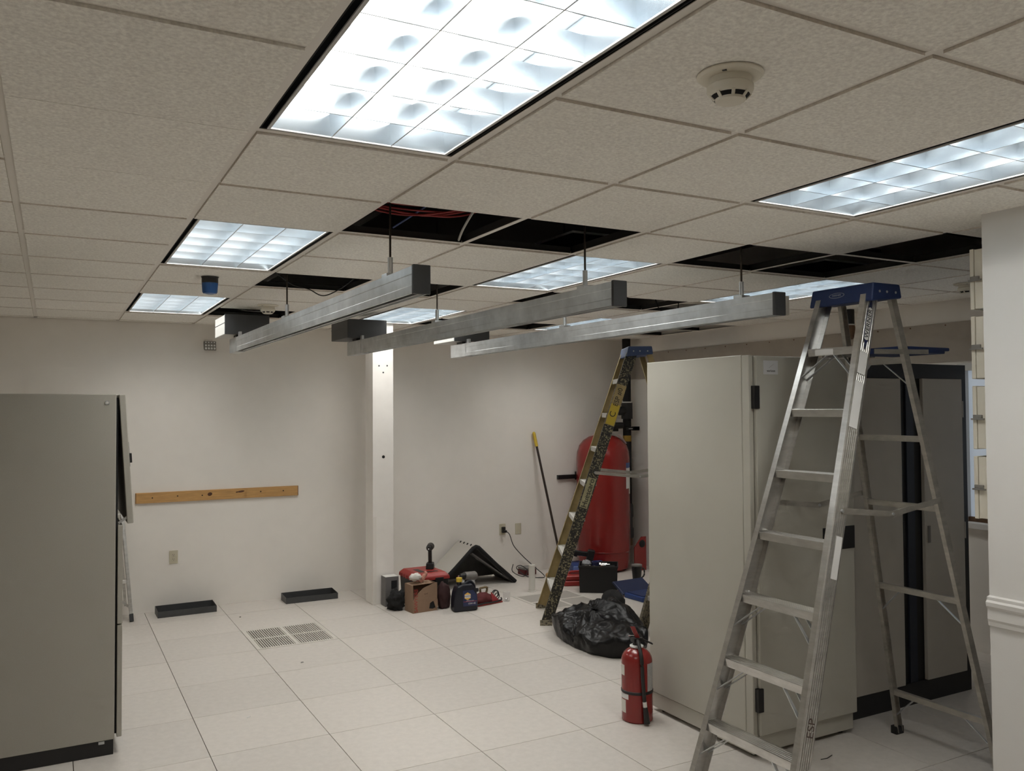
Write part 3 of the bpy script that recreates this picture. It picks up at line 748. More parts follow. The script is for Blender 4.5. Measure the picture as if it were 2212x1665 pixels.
# small folding ladder behind the grey cabinet
t = thing('folding_ladder', 'narrow aluminium folding ladder standing against the wall behind the grey cabinet', 'ladder', (-.13, 5.33, 0))
for s, x0, x1 in ((1, .235, .165), (-1, -.235, -.165)):
    r = obj('rail', G().bar((x0, .02, .05), (x1, .20, .97), .026, .055, up=(0,1,0)), ALU, t, bevel=.003)
    obj('foot', G().bar((x0+.003*s, 0, 0), (x0, .02, .055), .03, .06, up=(0,1,0)), BLACK, r)
    r2 = obj('inner_rail', G().bar((x0-.04*s, .06, .12), (x1-.03*s, .20, .97), .02, .045, up=(0,1,0)), ALU_OLD, t)
    obj('flare_brace', G().bar((x0-.02*s, .02, .12), (x0-.13*s, .05, .22), .016, .03, up=(0,1,0)), ALU, r)
for z in (.32, .60, .86):
    y = .02+.18*(z-.05)/.92; xx = .235-.07*(z-.05)/.92
    obj('rung', G().box(-xx, xx, y-.02, y+.045, z-.016, z+.016), ALU, t, bevel=.003)

# ------------------------------------------------------------------ wall things
t = thing('wall_mounted_board', 'long pine board screwed level to the back wall', 'board', (.149, YB, .944))
bd = obj('board', G().box(0, 1.40, -.020, 0, 0, .090), WOOD, t, bevel=.002)
for x, z in ((.135,.044),(.34,.05),(.545,.045),(1.055,.052),(1.26,.05)):
    obj('screw_hole', G().cyl((x, -.0215, z), (x, -.0195, z), .006, n=8), BLACK_MATTE, bd)
KNOT = mat('wood_knot', (0.09, 0.035, 0.015), 0.6, var=.4, scale=30)
for x, z, w, h in ((.61,.052,.020,.016),(.88,.062,.030,.009),(.845,.058,.012,.006)):
    g = G().prism([(w*math.cos(2*math.pi*i/14), h*math.sin(2*math.pi*i/14)) for i in range(14)], (x, -.0198, z), (1,0,.1), (0,0,1), (0,-1,0), .0006)
    obj('knot', g, KNOT, bd)
for x in (.002, 1.394): obj('scorched_end', G().box(x, x+.004, -.0208, -.0002, .001, .089), KNOT, bd)

def outlet(x, z, label, kind):
    t = thing('wall_outlet', label, 'outlet', (x, YB, z), group='wall plates')
    p = obj('plate', G().box(-.036, .036, -.007, 0, -.058, .058), IVORY, t, bevel=.003)
    if kind != 'blank':
        for dz in (.020, -.020):
            r = obj('socket', G().cyl((0,-.0065,dz), (0,-.0095,dz), .0155, n=16), IVORY, p, smooth=True)
            for dx in (-.006, .006): obj('slot', G().box(dx-.0012, dx+.0012, -.0100, -.0094, dz-.001, dz+.008), BLACK_MATTE, r)
            obj('ground_hole', G().cyl((0,-.0094,dz-.007), (0,-.0100,dz-.007), .0028, n=8), BLACK_MATTE, r)
    else:
        for dz in (.042, -.042): obj('screw', G().cyl((0,-.0065,dz), (0,-.0078,dz), .004, n=8), GALV, p)
    return t
outlet(.460, .461, 'ivory duplex outlet below the pine board', 'duplex')
outlet(3.716, .467, 'ivory outlet with a black plug in it', 'duplex')
outlet(3.906, .460, 'blank ivory wall plate beside the outlet with the plug', 'blank')
t = thing('power_cord', 'black power cord running from the wall plug down to the floor', 'cord', (3.716, YB, .467))
obj('plug', G().box(-.016, .018, -.045, -.010, -.034, .028).box(-.010, .024, -.065, -.045, -.030, -.004), BLACK, t, bevel=.005)
P_ = smooth_path([(.02,-.062,-.02),(.04,-.09,-.05),(.07,-.12,-.16),(.13,-.2,-.26),(.2,-.32,-.36),(.25,-.45,-.44),(.22,-.40,-.462),(.12,-.30,-.455),(.05,-.22,-.38),(.11,-.2,-.36),(.16,-.26,-.41),(.08,-.30,-.455),(-.02,-.26,-.40),(.02,-.2,-.34)], 6)
obj('cable', G().tube(P_, .0045, 6), BLACK, t, smooth=True)

t = thing('wall_mounted_light_head', 'small emergency light head with a grid of lenses near the ceiling', 'emergency light', (.745, YB, 2.318))
obj('bracket', G().box(-.03, .03, -.05, 0, .01, .06), WALL, t, bevel=.004)
HEADG = mat('lamp_head_grey', (0.24, 0.23, 0.21), 0.6)
hd = obj('head', G().hexa([(-.052,-.105,-.045),(.052,-.105,-.045),(.048,-.045,-.030),(-.048,-.045,-.030)], [(-.052,-.090,.040),(.052,-.090,.040),(.048,-.035,.040),(-.048,-.035,.040)]), HEADG, t, bevel=.006)
for i in range(4):
    for k in range(3):
        obj('lens', G().blob((-.036+.024*i, -.100+.006*k, -.026+.026*k), (.0095,.006,.0100), 10, 6), WHITE, hd, smooth='all')

# ------------------------------------------------------------------ red suppression tank in the corner
t = thing('suppression_tank', 'big red pressure cylinder standing in the corner', 'tank', (4.79, 5.265, 0))
r = .288
pr = [(.24,.01),(.27,.03),(r-.004,.12),(r-.004,.205),(r,.21),(r,.235),(r,1.20),(r-.006,1.27),(r-.03,1.34),(r-.075,1.395),(r-.14,1.435),(.06,1.455),(.045,1.456)]
bd = obj('body', G().lathe(pr, 48), RED_ENAMEL, t, smooth=30)
obj('weld_bead', G().lathe([(r,.213),(r+.003,.217),(r,.221)], 48), RED_ENAMEL, bd, smooth='all')
obj('neck', G().cyl((0,0,1.45), (0,0,1.52), .045, n=18), BLACK, t, smooth=True)
v = obj('valve', G().cyl((-.02,0,1.55), (.26,.0,1.55), .035, n=16).cyl((0,0,1.50), (0,0,1.60), .05, n=16), BLACK, t, smooth=True)
obj('handle', G().tube(smooth_path([(-.14,-.06,1.43),(-.09,-.08,1.475),(0,-.08,1.49),(.06,-.05,1.50)]), .008, 6), BLACK, v, smooth=True)
# stickers wrap the shell
def wrap(a0, a1, z0, z1, rr, n=8):
    g = G(); vs = []; 
    for k in range(n+1):
        a = a0+(a1-a0)*k/n
        for q, z in ((rr, z0), (rr, z1), (rr+.0012, z1), (rr+.0012, z0)): vs.append((q*math.cos(a), q*math.sin(a), z))
    fs = []
    for k in range(n):
        for e in range(4): fs.append((k*4+e, k*4+(e+1) % 4, (k+1)*4+(e+1) % 4, (k+1)*4+e))
    fs += [(0,1,2,3), (n*4+3, n*4+2, n*4+1, n*4)]
    return g.add(vs, fs)
view = math.atan2(-7.67, -5.28)     # towards the camera
sa = view + 1.02
obj('label_header', wrap(sa, sa+.45, 1.10, 1.155, r), mat('label_blue', (0.04, 0.08, 0.25), 0.5), bd)
obj('label', wrap(sa, sa+.45, .88, 1.10, r), WHITE, bd)
obj('label_foot', wrap(sa+.27, sa+.45, .82, .88, r), WHITE, bd)
o_ = V((0,0,0))
tg = G().prism([(-.09,-.02),(.09,-.02),(.09,.02),(-.09,.02)], (.155, -.145, 1.405), (.72,.33,-.58), (.33,-.72,.12), (.45,-.35,.80), .002)
obj('shoulder_label', tg, WHITE, bd)

# rails, pipe and clamps holding the tank
t = thing('wall_mounted_rail', 'black bracket rail on the wall behind the red tank', 'bracket', (4.395, YB, .985))
obj('rail', G().box(0, .95, -.035, -.0, -.02, .025), BLACK, t, bevel=.002)
obj('strap_end', G().box(.235, .275, -.075, 0, -.035, .055), BLACK, t, bevel=.002)
t = thing('riser_pipe', 'black vertical pipe with yellow band beside the red tank', 'pipe', (5.165, 5.33, 0))
obj('pipe', G().cyl((0,0,.25), (0,0,2.75), .046, n=20), BLACK_MATTE, t, smooth=True)
obj('tee_fitting', G().cyl((0,0,1.62), (0,0,1.80), .063, n=20).cyl((-.16,0,1.71), (0,0,1.71), .05, n=16), BLACK, t, smooth=True)
obj('ring', G().cyl((0,0,1.80), (0,0,1.812), .065, n=20), LIGHT_BOX, t, smooth=True)
obj('yellow_band', G().cyl((0,0,1.37), (0,0,1.435), .0468, n=20), mat('yellow_dim', (0.36, 0.22, 0.03), 0.5), t, smooth=True)
c = obj('clamp', G().box(-.05, .13, -.055, -.045, 1.495, 1.53).box(.05, .132, -.055, -.015, 1.49, 1.535), BLACK, t, bevel=.002)
obj('clamp_bolt', G().cyl((-.02,-.06,1.512), (.03,-.06,1.512), .006, n=8), GALV, c)
obj('clamp', G().box(-.33, -.14, -.03, .0, 1.485, 1.53), BLACK, t)
obj('coupling', G().lathe([(.058,.30),(.062,.32),(.062,.40),(.052,.42),(.052,.52),(.060,.54),(.060,.66),(.050,.68)], 18), DARK_GREY, t, smooth=30)
obj('stub', G().cyl((0,0,.22), (0,0,.30), .05, n=16), BROWN, t, smooth=True)
t = thing('tank_bracket', 'red angled steel bracket with a round hole at the foot of the tank', 'bracket', (5.045, 4.985, 0))
poly = [(-.048,0),(.105,0),(.105,.36),(.045,.36),(-.048,.25)]
n = 20; hole = [(.052+.040*math.cos(2*math.pi*i/n), .285+.040*math.sin(2*math.pi*i/n)) for i in range(n)]
obj('plate', G().prism(poly, (0,0,0), (1,0,0), (0,0,1), (0,1,0), .012), RED_ENAMEL, t)
obj('hole_rim', G().prism(hole, (0,-.001,0), (1,0,0), (0,0,1), (0,1,0), .002), BLACK_MATTE, t)

# telescopic pole leaning on the back wall
p0, p1 = V((4.255, 5.225, 0)), V((4.088, 5.552, 1.49)); d = p1-p0
t = thing('leaning_pole', 'dark pole with a yellow grip leaning against the back wall', 'pole', p0)
obj('shaft', G().cyl(V((0,0,0)), d*.90, .0125, n=12), mat('pole_brown', (0.030, 0.020, 0.014), 0.45), t, smooth=True)
obj('grip', G().cyl(d*.895, d*.99, .017, .018, n=12).cyl(d*.99, d, .018, .010, n=12), YELLOW, t, smooth=True)

# ------------------------------------------------------------------ things on the floor by the column
for k, (x, lab) in enumerate(((.308, 'dark grey metal tray on the floor below the outlet'), (1.375, 'dark grey metal tray on the floor nearer the column'))):
    t = thing('metal_tray', lab, 'tray', (x, 5.325 if k == 0 else 5.31, 0), .015 if k == 0 else -.01, 'grey metal trays')
    TR = mat('tray_grey', (0.055, 0.057, 0.060), 0.45, var=.1, scale=20)
    L, D, h = .475, .20, .064
    obj('bottom', G().box(0, L, 0, D, 0, .003), TR, t)
    obj('front_wall', G().box(0, L, 0, .003, .003, h-.012), TR, t)
    obj('back_wall', G().box(0, L, D-.003, D, .003, h), TR, t)
    obj('end_wall', G().hexa([(0,.003,.003),(.003,.003,.003),(.003,D-.003,.003),(0,D-.003,.003)], [(0,.003,h-.012),(.003,.003,h-.012),(.003,D-.003,h),(0,D-.003,h)]), TR, t)
    obj('end_wall', G().hexa([(L-.003,.003,.003),(L,.003,.003),(L,D-.003,.003),(L-.003,D-.003,.003)], [(L-.003,.003,h-.012),(L,.003,h-.012),(L,D-.003,h),(L-.003,D-.003,h)]), TR, t)

GB = mat('grey_carton', (0.16, 0.155, 0.155), 0.6, var=.06, scale=10)
for k, (z, h, lab) in enumerate(((0, .125, 'lower grey box of the pair stacked at the column foot'), (.125, .135, 'upper grey box with a black square window, stacked at the column foot'))):
    t = thing('grey_box', lab, 'box', (2.112, 4.757, z), group='grey boxes')
    obj('body', G().box(0, .125, 0, .112, 0, h), GB, t, bevel=.002)
    if k: obj('window', G().box(.055, .108, -.0012, 0, .028, .10), BLACK_MATTE, t)
    obj('top_flap', G().box(.004, .121, .004, .108, h, h+.001), LIGHT_BOX if k else GB, t)

def crumple(c, r, nu, nv, amp, fr, seed, zmin=0.0, ridge=False):
    def fn(d):
        q = d*fr+V((seed, seed*1.7, seed*.3))
        k = mnoise.noise(q) + .5*mnoise.noise(q*2.1) + .25*mnoise.noise(q*4.3)
        if ridge: k = k*.6 + .5*(1-abs(mnoise.noise(q*1.6))*2)-.3
        return 1+amp*k
    g = G().blob(c, r, nu, nv, fn)
    g.v = [(x, y, max(z, zmin)) for x, y, z in g.v]
    return g
tag(obj('black_cloth', crumple((2.165, 4.632, .07), (.075, .075, .10), 36, 24, .45, 2.4, 3.1, .001), BLACK_MATTE, smooth='all'), 'crumpled black cloth heap in front of the grey boxes', 'cloth')

t = thing('toolbox', 'red-lidded black toolbox beside the white column', 'toolbox', (2.335, 4.60, 0), .02)
L, D, h = .335, .40, .222
obj('body', G().hexa([(.02,.02,0),(L-.02,.02,0),(L-.02,D-.02,0),(.02,D-.02,0)], [(.01,.01,h),(L-.01,.01,h),(L-.01,D-.01,h),(.01,D-.01,h)]), BLACK, t, bevel=.006)
ld = obj('lid', G().hexa([(0,0,h),(L,0,h),(L,D,h),(0,D,h)], [(.004,.004,h+.03),(L-.004,.004,h+.03),(L-.004,D-.004,h+.03),(.004,D-.004,h+.03)]).hexa([(.004,.004,h+.03),(L-.004,.004,h+.03),(L-.004,D-.004,h+.03),(.004,D-.004,h+.03)], [(.035,.035,h+.062),(L-.035,.035,h+.062),(L-.035,D-.035,h+.062),(.035,D-.035,h+.062)]), RED, t, bevel=.005)
obj('handle_well', G().box(.08, .13, .09, .25, h+.060, h+.0635).box(.13, .25, .07, .105, h+.060, h+.0635), BLACK, ld)
obj('latch', G().box(.19, .27, -.006, .004, h-.03, h+.02), BLACK, t, bevel=.003)
for k in range(6): obj('ridge', G().box(-.002, .004, .03+.06*k, .05+.06*k, h-.004, h+.026), RED, ld)

def drill(label, loc, rotz, tilt=0.0, body=BLACK, accent=BLACK, ring=None, flip=False):
    t = thing('cordless_drill', label, 'drill', loc, rotz)
    t.rotation_euler = (0, tilt, rotz)
    obj('battery', G().hexa([(-.045,-.035,0),(.05,-.035,0),(.05,.035,0),(-.045,.035,0)], [(-.04,-.032,.055),(.045,-.032,.055),(.045,.032,.055),(-.04,.032,.055)]), BLACK, t, bevel=.006)
    obj('grip', G().sweep([(-.020,-.016),(.020,-.016),(.020,.016),(-.020,.016)], (.006,0,.05), (-.004,0,.17), (1,0,0), (0,1,0)), body, t, bevel=.008)
    obj('trigger', G().box(-.034, -.018, -.007, .007, .135, .165), accent, t, bevel=.003)
    mb = obj('motor_body', G().cyl((-.045,0,.195), (.055,0,.195), .030, .034, n=18).cyl((.055,0,.195), (.070,0,.195), .034, .022, n=18), body, t, smooth=True)
    ck = obj('chuck', G().cyl((-.085,0,.195), (-.045,0,.195), .017, .026, n=16), accent, t, smooth=True)
    obj('bit', G().cyl((-.105,0,.195), (-.085,0,.195), .006, n=8), CHROME, ck)
    if ring: obj('clutch_ring', G().cyl((-.058,0,.195), (-.044,0,.195), .029, n=18), ring, mb, smooth=True)
    return t
drill('black cordless drill standing on its battery on the red toolbox lid', (2.565, 4.82, .2845), 1.05, body=mat('drill_black', (0.018, 0.016, 0.015), 0.5))
t = drill('grey cordless drill standing behind the oil jug', (2.80, 4.50, .25), .30, body=GREY_PL)
t.location = (2.815, 4.565, .001); t.rotation_euler = (0, .10, .22); t.scale = (1.2, 1.2, 1.2)

t = thing('carton', 'torn brown cardboard carton with red lettering in front of the toolbox', 'carton', (2.232, 4.405, 0), .10)
L, D, h = .235, .155, .235
obj('front_panel', G().prism([(0,0),(L,0),(L,h+.005),(L-.03,h),(.10,.205),(.05,.165),(.012,.13),(0,.10)], (0,0,0), (1,0,0), (0,0,1), (0,1,0), .004), CARD, t)
obj('side_panel', G().box(0, .004, .004, D, 0, h), CARD, t)
obj('end_panel', G().box(L-.004, L, .004, D, 0, h), CARD, t)
obj('back_panel', G().box(.004, L-.004, D-.004, D, 0, h), CARD, t)
obj('bottom_panel', G().box(.004, L-.004, .004, D-.004, 0, .004), CARD, t)
obj('flap', G().hexa([(.006,.06,h-.012),(L-.008,.06,h-.012),(L-.008,D-.005,h),(.006,D-.005,h)], [(.006,.06,h-.009),(L-.008,.06,h-.009),(L-.008,D-.005,h+.003),(.006,D-.005,h+.003)]), CARD, t)
obj('torn_hole', G().prism([(.155,.025),(.165,.07),(.195,.085),(.205,.06),(.225,.03),(.19,.018)], (0,-.0008,0), (1,0,0), (0,0,1), (0,1,0), .0012), BLACK_MATTE, t)
obj('torn_flap', G().prism([(.195,.085),(.235,.10),(.236,.035),(.215,.02)], (0,-.012,0), (1,0,0), (0,.05,1), (0,1,0), .003), CARD, t)
lettering('SAWYERS', (.030, -.0006, .105), (0,0,1), (-1,0,0), .046, RED_INK, t)
lettering('local', (.125, -.0006, .155), (1,0,.08), (-.08,0,1), .018, mat('brown_ink', (0.10, 0.05, 0.03), .8), t)
tag(obj('crumpled_paper', crumple((2.30, 4.52, .285), (.052, .04, .032), 26, 16, .35, 2.6, 8.2, .0), mat('white_paper', (0.72, 0.71, 0.67), 0.8), smooth='all'), 'crumpled white paper sticking out of the carton', 'paper')
tag(obj('pink_rag', G().tube(smooth_path([(2.345,4.53,.235),(2.37,4.53,.26),(2.385,4.53,.285),(2.40,4.53,.30),(2.392,4.53,.325)]), [.016]*6+[.02]*6+[.018]*6+[.017]*6+[.016]*4+[.012]*3+[.007]*2, 10), mat('pink_rag', (0.55, 0.27, 0.21), 0.8), smooth='all'), 'pink rag poking out of the carton', 'rag')
t = thing('soft_bag', 'dark maroon soft bag squeezed between the carton and oil jug', 'bag', (2.545, 4.475, 0))
obj('bag_body', crumple((0,0,.10), (.062, .06, .125), 30, 20, .18, 2.2, 5.5, .001), mat('maroon_dark', (0.035, 0.010, 0.011), 0.75), t, smooth='all')

t = thing('oil_jug', 'navy plastic motor oil jug with a yellow cap and hexagon logo', 'oil jug', (2.665, 4.305, 0), -.10)
pr = [(-.100,0),(.100,0),(.108,.012),(.108,.10),(.100,.165),(.070,.215),(.060,.232),(-.030,.232),(-.075,.215),(-.095,.165),(-.108,.10),(-.108,.012)]
jb = obj('body', G().prism(pr, (0,-.055,0), (1,0,0), (0,0,1), (0,1,0), .11), NAVY, t, bevel=.016, seg=3)
obj('neck', G().cyl((-.045,0,.225), (-.045,0,.252), .020, n=16), NAVY, jb, smooth=True)
obj('cap', G().cyl((-.045,0,.250), (-.045,0,.283), .026, n=20), YELLOW, t, smooth=True)
obj('handle', G().tube(smooth_path([(.0,0,.225),(.05,0,.245),(.09,0,.21),(.098,0,.15)]), .012, 8), NAVY, t, smooth=True)
lb = obj('label', G().prism([(-.028,.045),(.098,.045),(.096,.135),(.062,.18),(-.030,.18)], (0,-.0562,0), (1,0,0), (0,0,1), (0,1,0), .001), NAVY_LABEL, t)
hx = lambda r, q=1: [(r*math.cos(math.pi/3*i+math.pi/2), r*math.sin(math.pi/3*i+math.pi/2)*q) for i in range(6)]
obj('logo_hexagon', G().prism(hx(.033), (.012,-.0570,.130), (1,0,0), (0,0,1), (0,1,0), .0008), mat('logo_yellow', (0.75, 0.45, 0.10), .5), lb)
obj('logo_field', G().prism([(-.026,-.013),(.026,-.013),(.026,.013),(-.026,.013)], (.012,-.0576,.130), (1,0,0), (0,0,1), (0,1,0), .0006), WHITE, lb)
lettering('NAPA', (.012, -.0580, .130), (1,0,0), (0,0,1), .021, mat('logo_navy', (0.02, 0.03, 0.16), .5), lb)
obj('label_stripe', G().box(-.026, .096, -.0574, -.0562, .083, .086), mat('stripe_red', (0.45, 0.06, 0.08), .5), lb)
lettering('UNIVERSAL FLEET', (.034, -.0574, .0905), (1,0,0), (0,0,1), .009, WHITE, lb)
lettering('15W-40', (.050, -.0574, .066), (1,0,0), (0,0,1), .021, WHITE, lb)

t = thing('tool_pouch', 'open red tool pouch with a maroon flap lying on the floor', 'tool pouch', (2.80, 4.35, 0), .18)
obj('base_panel', G().prism([(0,0),(.30,0),(.33,.06),(.26,.17),(.06,.15)], (0,0,0), (1,0,0), (0,1,0), (0,0,1), .012), RED, t, bevel=.004)
obj('flap', crumple((.135,.085,.030), (.10,.075,.065), 26, 14, .15, 2.0, 1.2, .010), MAROON, t, smooth='all')
obj('side_pocket', G().prism([(0,0),(.09,0),(.03,.085)], (.195,.02,.012), (1,0,0), (-.2,.35,1), (0,1,0), .01), mat('red_cloth', (0.30, 0.03, 0.035), .7), t, bevel=.002)
obj('strap', G().tube(smooth_path([(.0,.0,.016),(.1,-.004,.022),(.2,.0,.018),(.29,.012,.022),(.32,.05,.03)]), .007, 6), BLACK, t, smooth=True)
bk = obj('belt_clip', G().tube(smooth_path([(.14,.12,.085),(.135,.12,.125),(.16,.12,.13),(.195,.12,.13),(.215,.12,.12),(.205,.12,.08)]), .010, 8), KHAKI, t, smooth=True)
g = G()
for k, (r_, dz) in enumerate(((.035, .04), (.030, .045), (.026, .03))):
    p = [(3.105+r_*math.cos(a*.35)*.9, 4.575-.02*k, dz+.002+r_*math.sin(a*.35)) for a in range(19)]
    g.tube(p, .0045, 6)
tag(obj('cable_coil', g, BLACK, smooth=True), 'small black cable coil beside the tool pouch', 'cable coil')
t = thing('clear_container', 'small clear plastic container holding a shiny metal part', 'container', (3.148, 4.43, 0))
obj('cup', G().cyl((0,0,.001), (0,0,.085), .030, .033, n=20), GLASS, t, smooth=True)
obj('metal_part', G().blob((-.005,-.005,.018), (.016,.012,.012), 14, 8), CHROME, t, smooth='all')

# bent sheet-metal panel standing like a tent
t = thing('bent_panel', 'bent sheet-metal panel standing like a tent with a black rubber edge', 'panel', (3.175, 5.12, 0))
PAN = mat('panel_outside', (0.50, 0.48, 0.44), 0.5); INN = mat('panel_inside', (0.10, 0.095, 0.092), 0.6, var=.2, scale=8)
aL, aR, top, dp = -.44, .44, .405, .40
def slab(x, inner):
    s = -1 if x < 0 else 1; n = V((-top*s*-1, 0, abs(x))).normalized(); n = V((s*top, 0, abs(x))).normalized()
    a, b = V((0,0,top)), V((x,0,0)); t0, t1 = (.0, .004) if not inner else (.004, .016)
    return G().hexa([b-n*t0, b-n*t1, b-n*t1+V((0,dp,0)), b-n*t0+V((0,dp,0))], [a-n*t0, a-n*t1, a-n*t1+V((0,dp,0)), a-n*t0+V((0,dp,0))])
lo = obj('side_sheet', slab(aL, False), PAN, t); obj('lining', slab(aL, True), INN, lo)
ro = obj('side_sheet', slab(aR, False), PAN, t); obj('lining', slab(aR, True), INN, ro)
obj('rubber_edge', G().tube([(aL,-.004,.012),(aL*.5,-.004,top*.5+.002),(-.03,-.004,top-.024),(0,-.004,top-.012),(.03,-.004,top-.022),(aR*.5,-.004,top*.5),(aR,-.004,.012)], .019, 8), BLACK_MATTE, t, smooth=True)
obj('inner_flange', G().hexa([(aR*.92,.03,.02),(aR*.90,.03,.02),(aR*.90,.12,.02),(aR*.92,.12,.02)], [(-.02,.03,top-.075),(-.035,.03,top-.085),(-.035,.12,top-.085),(-.02,.12,top-.075)]), mat('flange_grey', (0.20, 0.195, 0.19), .4), t)
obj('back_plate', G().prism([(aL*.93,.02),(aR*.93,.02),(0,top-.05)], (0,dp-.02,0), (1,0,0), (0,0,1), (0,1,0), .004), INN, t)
for k in range(4): obj('rivet_hole', G().cyl((-.006, .08+.08*k, top+.001), (-.02, .08+.08*k, top-.012), .006, n=8), BLACK_MATTE, lo)

t = thing('clear_jar', 'clear plastic jar lying near the tent-shaped panel', 'jar', (3.02, 5.02, 0))
obj('jar_body', G().cyl((-.07,0,.062), (.075,0,.062), .052, n=20), GLASS, t, smooth=True)
obj('black_lid', G().cyl((.055,-.065,.0), (.055,-.065,.022), .045, n=20), BLACK, t, smooth=True)

t = thing('white_tube', 'white plastic tube standing upright on the floor', 'tube', (3.552, 4.672, 0))
obj('tube_body', G().lathe([(.033,0),(.034,.004),(.031,.02),(.031,.250),(.029,.252),(.026,.250),(.026,.20)], 24), PVC, t, smooth=40)
obj('tube_foot', G().lathe([(.040,0),(.040,.006),(.033,.010)], 24), PVC, t, smooth=30)
t = thing('amber_bottle', 'small amber-topped bottle behind the yellow ladder', 'bottle', (3.74, 4.69, 0))
obj('bottle_body', G().lathe([(.024,0),(.026,.006),(.026,.075),(.014,.10),(.014,.112)], 18), PVC, t, smooth=40)
obj('amber_top', G().blob((0,0,.130), (.024,.024,.026), 16, 10), mat('amber', (0.42, 0.24, 0.10), .3), t, smooth='all')
t = thing('red_case', 'small maroon case on the floor by the wall behind the white tube', 'case', (3.86, 5.36, 0), .1)
obj('body', G().box(0, .15, 0, .13, 0, .055), MAROON, t, bevel=.005)
obj('lid', G().box(0, .15, 0, .13, .057, .078), GREY_PL, t, bevel=.004)

# ------------------------------------------------------------------ tools by the tank
t = thing('red_case', 'bright red plastic tool case on the floor next to the black crate', 'case', (3.93, 4.70, 0), -.38)
obj('base_shell', G().box(0, .30, 0, .24, 0, .05), RED, t, bevel=.012, seg=3)
lid = obj('lid_shell', G().box(.004, .296, .004, .236, .053, .10), RED, t, bevel=.016, seg=3)
obj('handle', G().tube(smooth_path([(.08,.12,.10),(.085,.12,.118),(.15,.12,.122),(.215,.12,.118),(.22,.12,.10)]), .011, 8), RED, lid, smooth=True)
obj('handle_recess', G().box(.075, .225, .09, .15, .0995, .1012), MAROON, lid)
t = thing('blue_case', 'blue tool case at the foot of the red tank', 'case', (4.18, 4.93, 0), -.40)
obj('base_shell', G().box(0, .36, 0, .26, 0, .075), BLUE, t, bevel=.012)
lid = obj('lid_shell', G().hexa([(0,.02,.078),(.36,.02,.078),(.36,.26,.078),(0,.26,.078)], [(.01,.05,.13),(.35,.05,.13),(.35,.25,.15),(.01,.25,.15)]), BLUE, t, bevel=.012)
t = drill('black power tool lying on the blue case', (4.36, 4.93, .15), -.6)
t.rotation_euler = (0, -1.35, -.5); t.location = (4.47, 4.985, .205); t.scale = (1.25, 1.25, 1.25)
t = thing('tool_crate', 'black open crate filled with tools in front of the red tank', 'crate', (3.91, 4.39, 0), -.62)
L, D, h = .35, .24, .255
CR = mat('crate_black', (0.009, 0.009, 0.010), 0.6)
def panel(x0, x1, y0, y1, nm):
    ox, oy = .012, .012
    f = lambda x, y: (x + (ox if x > L/2 else -ox)*.6, y + (oy if y > D/2 else -oy)*.6)
    b = [(x0,y0,0),(x1,y0,0),(x1,y1,0),(x0,y1,0)]
    return obj(nm, G().hexa(b, [(*f(x,y),h) for x, y, _ in b]), CR, t, bevel=.003)
panel(0, L, 0, .006, 'front_side'); panel(0, L, D-.006, D, 'back_side'); panel(0, .006, .006, D-.006, 'end_side'); panel(L-.006, L, .006, D-.006, 'end_side')
obj('bottom', G().box(.006, L-.006, .006, D-.006, 0, .008), CR, t)
obj('rim', G().box(-.012, L+.012, -.012, -.004, h-.02, h).box(-.012, L+.012, D+.004, D+.012, h-.02, h).box(-.012, -.004, -.004, D+.004, h-.02, h).box(L+.004, L+.012, -.004, D+.004, h-.02, h), CR, t, bevel=.003)
obj('organiser', G().box(.02, L-.02, .02, D-.02, .10, .225), BLACK_MATTE, t)
cr = Matrix.Translation((3.91, 4.39, 0)) @ Matrix.Rotation(-.62, 4, 'Z')
for k, (x, y, a, l, rr) in enumerate(((.17,.20,.1,.055,.012),(.19,.165,.1,.06,.010),(.23,.205,.05,.05,.010),(.255,.175,.05,.055,.009),(.22,.125,.2,.05,.010),(.11,.05,.5,.04,.009),(.13,.08,.9,.035,.009),(.07,.10,.4,.05,.011))):
    c = cr @ V((x, y, .227+rr)); dx = cr.to_3x3() @ V((math.cos(a), math.sin(a), 0))
    s_ = obj('socket_bit', G().cyl(c-dx*l/2, c+dx*l/2, rr, n=12), CHROME, smooth=True)
    tag(s_, 'shiny chrome socket lying on top of the black crate', 'socket', 'chrome sockets on the crate')
c = cr @ V((.145, .125, .226))
tag(obj('tape_roll', G().lathe([(.026,0),(.038,0),(.038,.045),(.026,.045),(.026,.002)], 24, c), mat('navy_tape', (0.012, 0.018, 0.07), .5), smooth=30), 'dark blue tape roll on top of the black crate', 'tape roll')
c = cr @ V((.16, .05, .226)); tag(obj('red_marker', G().bar(c, c+V((.05,-.02,.012)), .02, .018), RED, bevel=.003), 'short red tool on the front of the black crate', 'tool')
c = cr @ V((.06, .13, .252)); tag(obj('plastic_pouch', crumple(c, (.045,.05,.035), 22, 12, .35, 2.5, 2.2, .2275), mat('clear_pouch', (0.30,0.31,0.33), .2), smooth='all'), 'crumpled clear plastic pouch of fasteners on the black crate', 'pouch')
t = thing('blue_case', 'open flat blue socket case on the floor in front of the tumbler', 'case', (4.17, 3.76, 0), .06)
obj('base_shell', G().box(0, .36, 0, .26, 0, .045), BLUE, t, bevel=.010)
obj('socket_tray', G().box(.02, .34, .02, .24, .045, .052), mat('blue_dark', (0.012, 0.03, 0.11), .5), t)
lid = obj('lid_shell', G().hexa([(0,.262,.03),(.36,.262,.03),(.36,.285,.012),(0,.285,.012)], [(-.02,.40,.125),(.34,.40,.125),(.34,.42,.11),(-.02,.42,.11)]), mat('blue_lid', (0.012, 0.022, 0.075), .5), t, bevel=.006)
for k in range(4): obj('chrome_fitting', G().cyl((.24+.025*k, .10, .052), (.24+.025*k, .10, .064), .008, n=10), CHROME, t)
t = thing('tumbler', 'tall black insulated tumbler beside the putty cabinet', 'tumbler', (4.60, 4.42, 0))
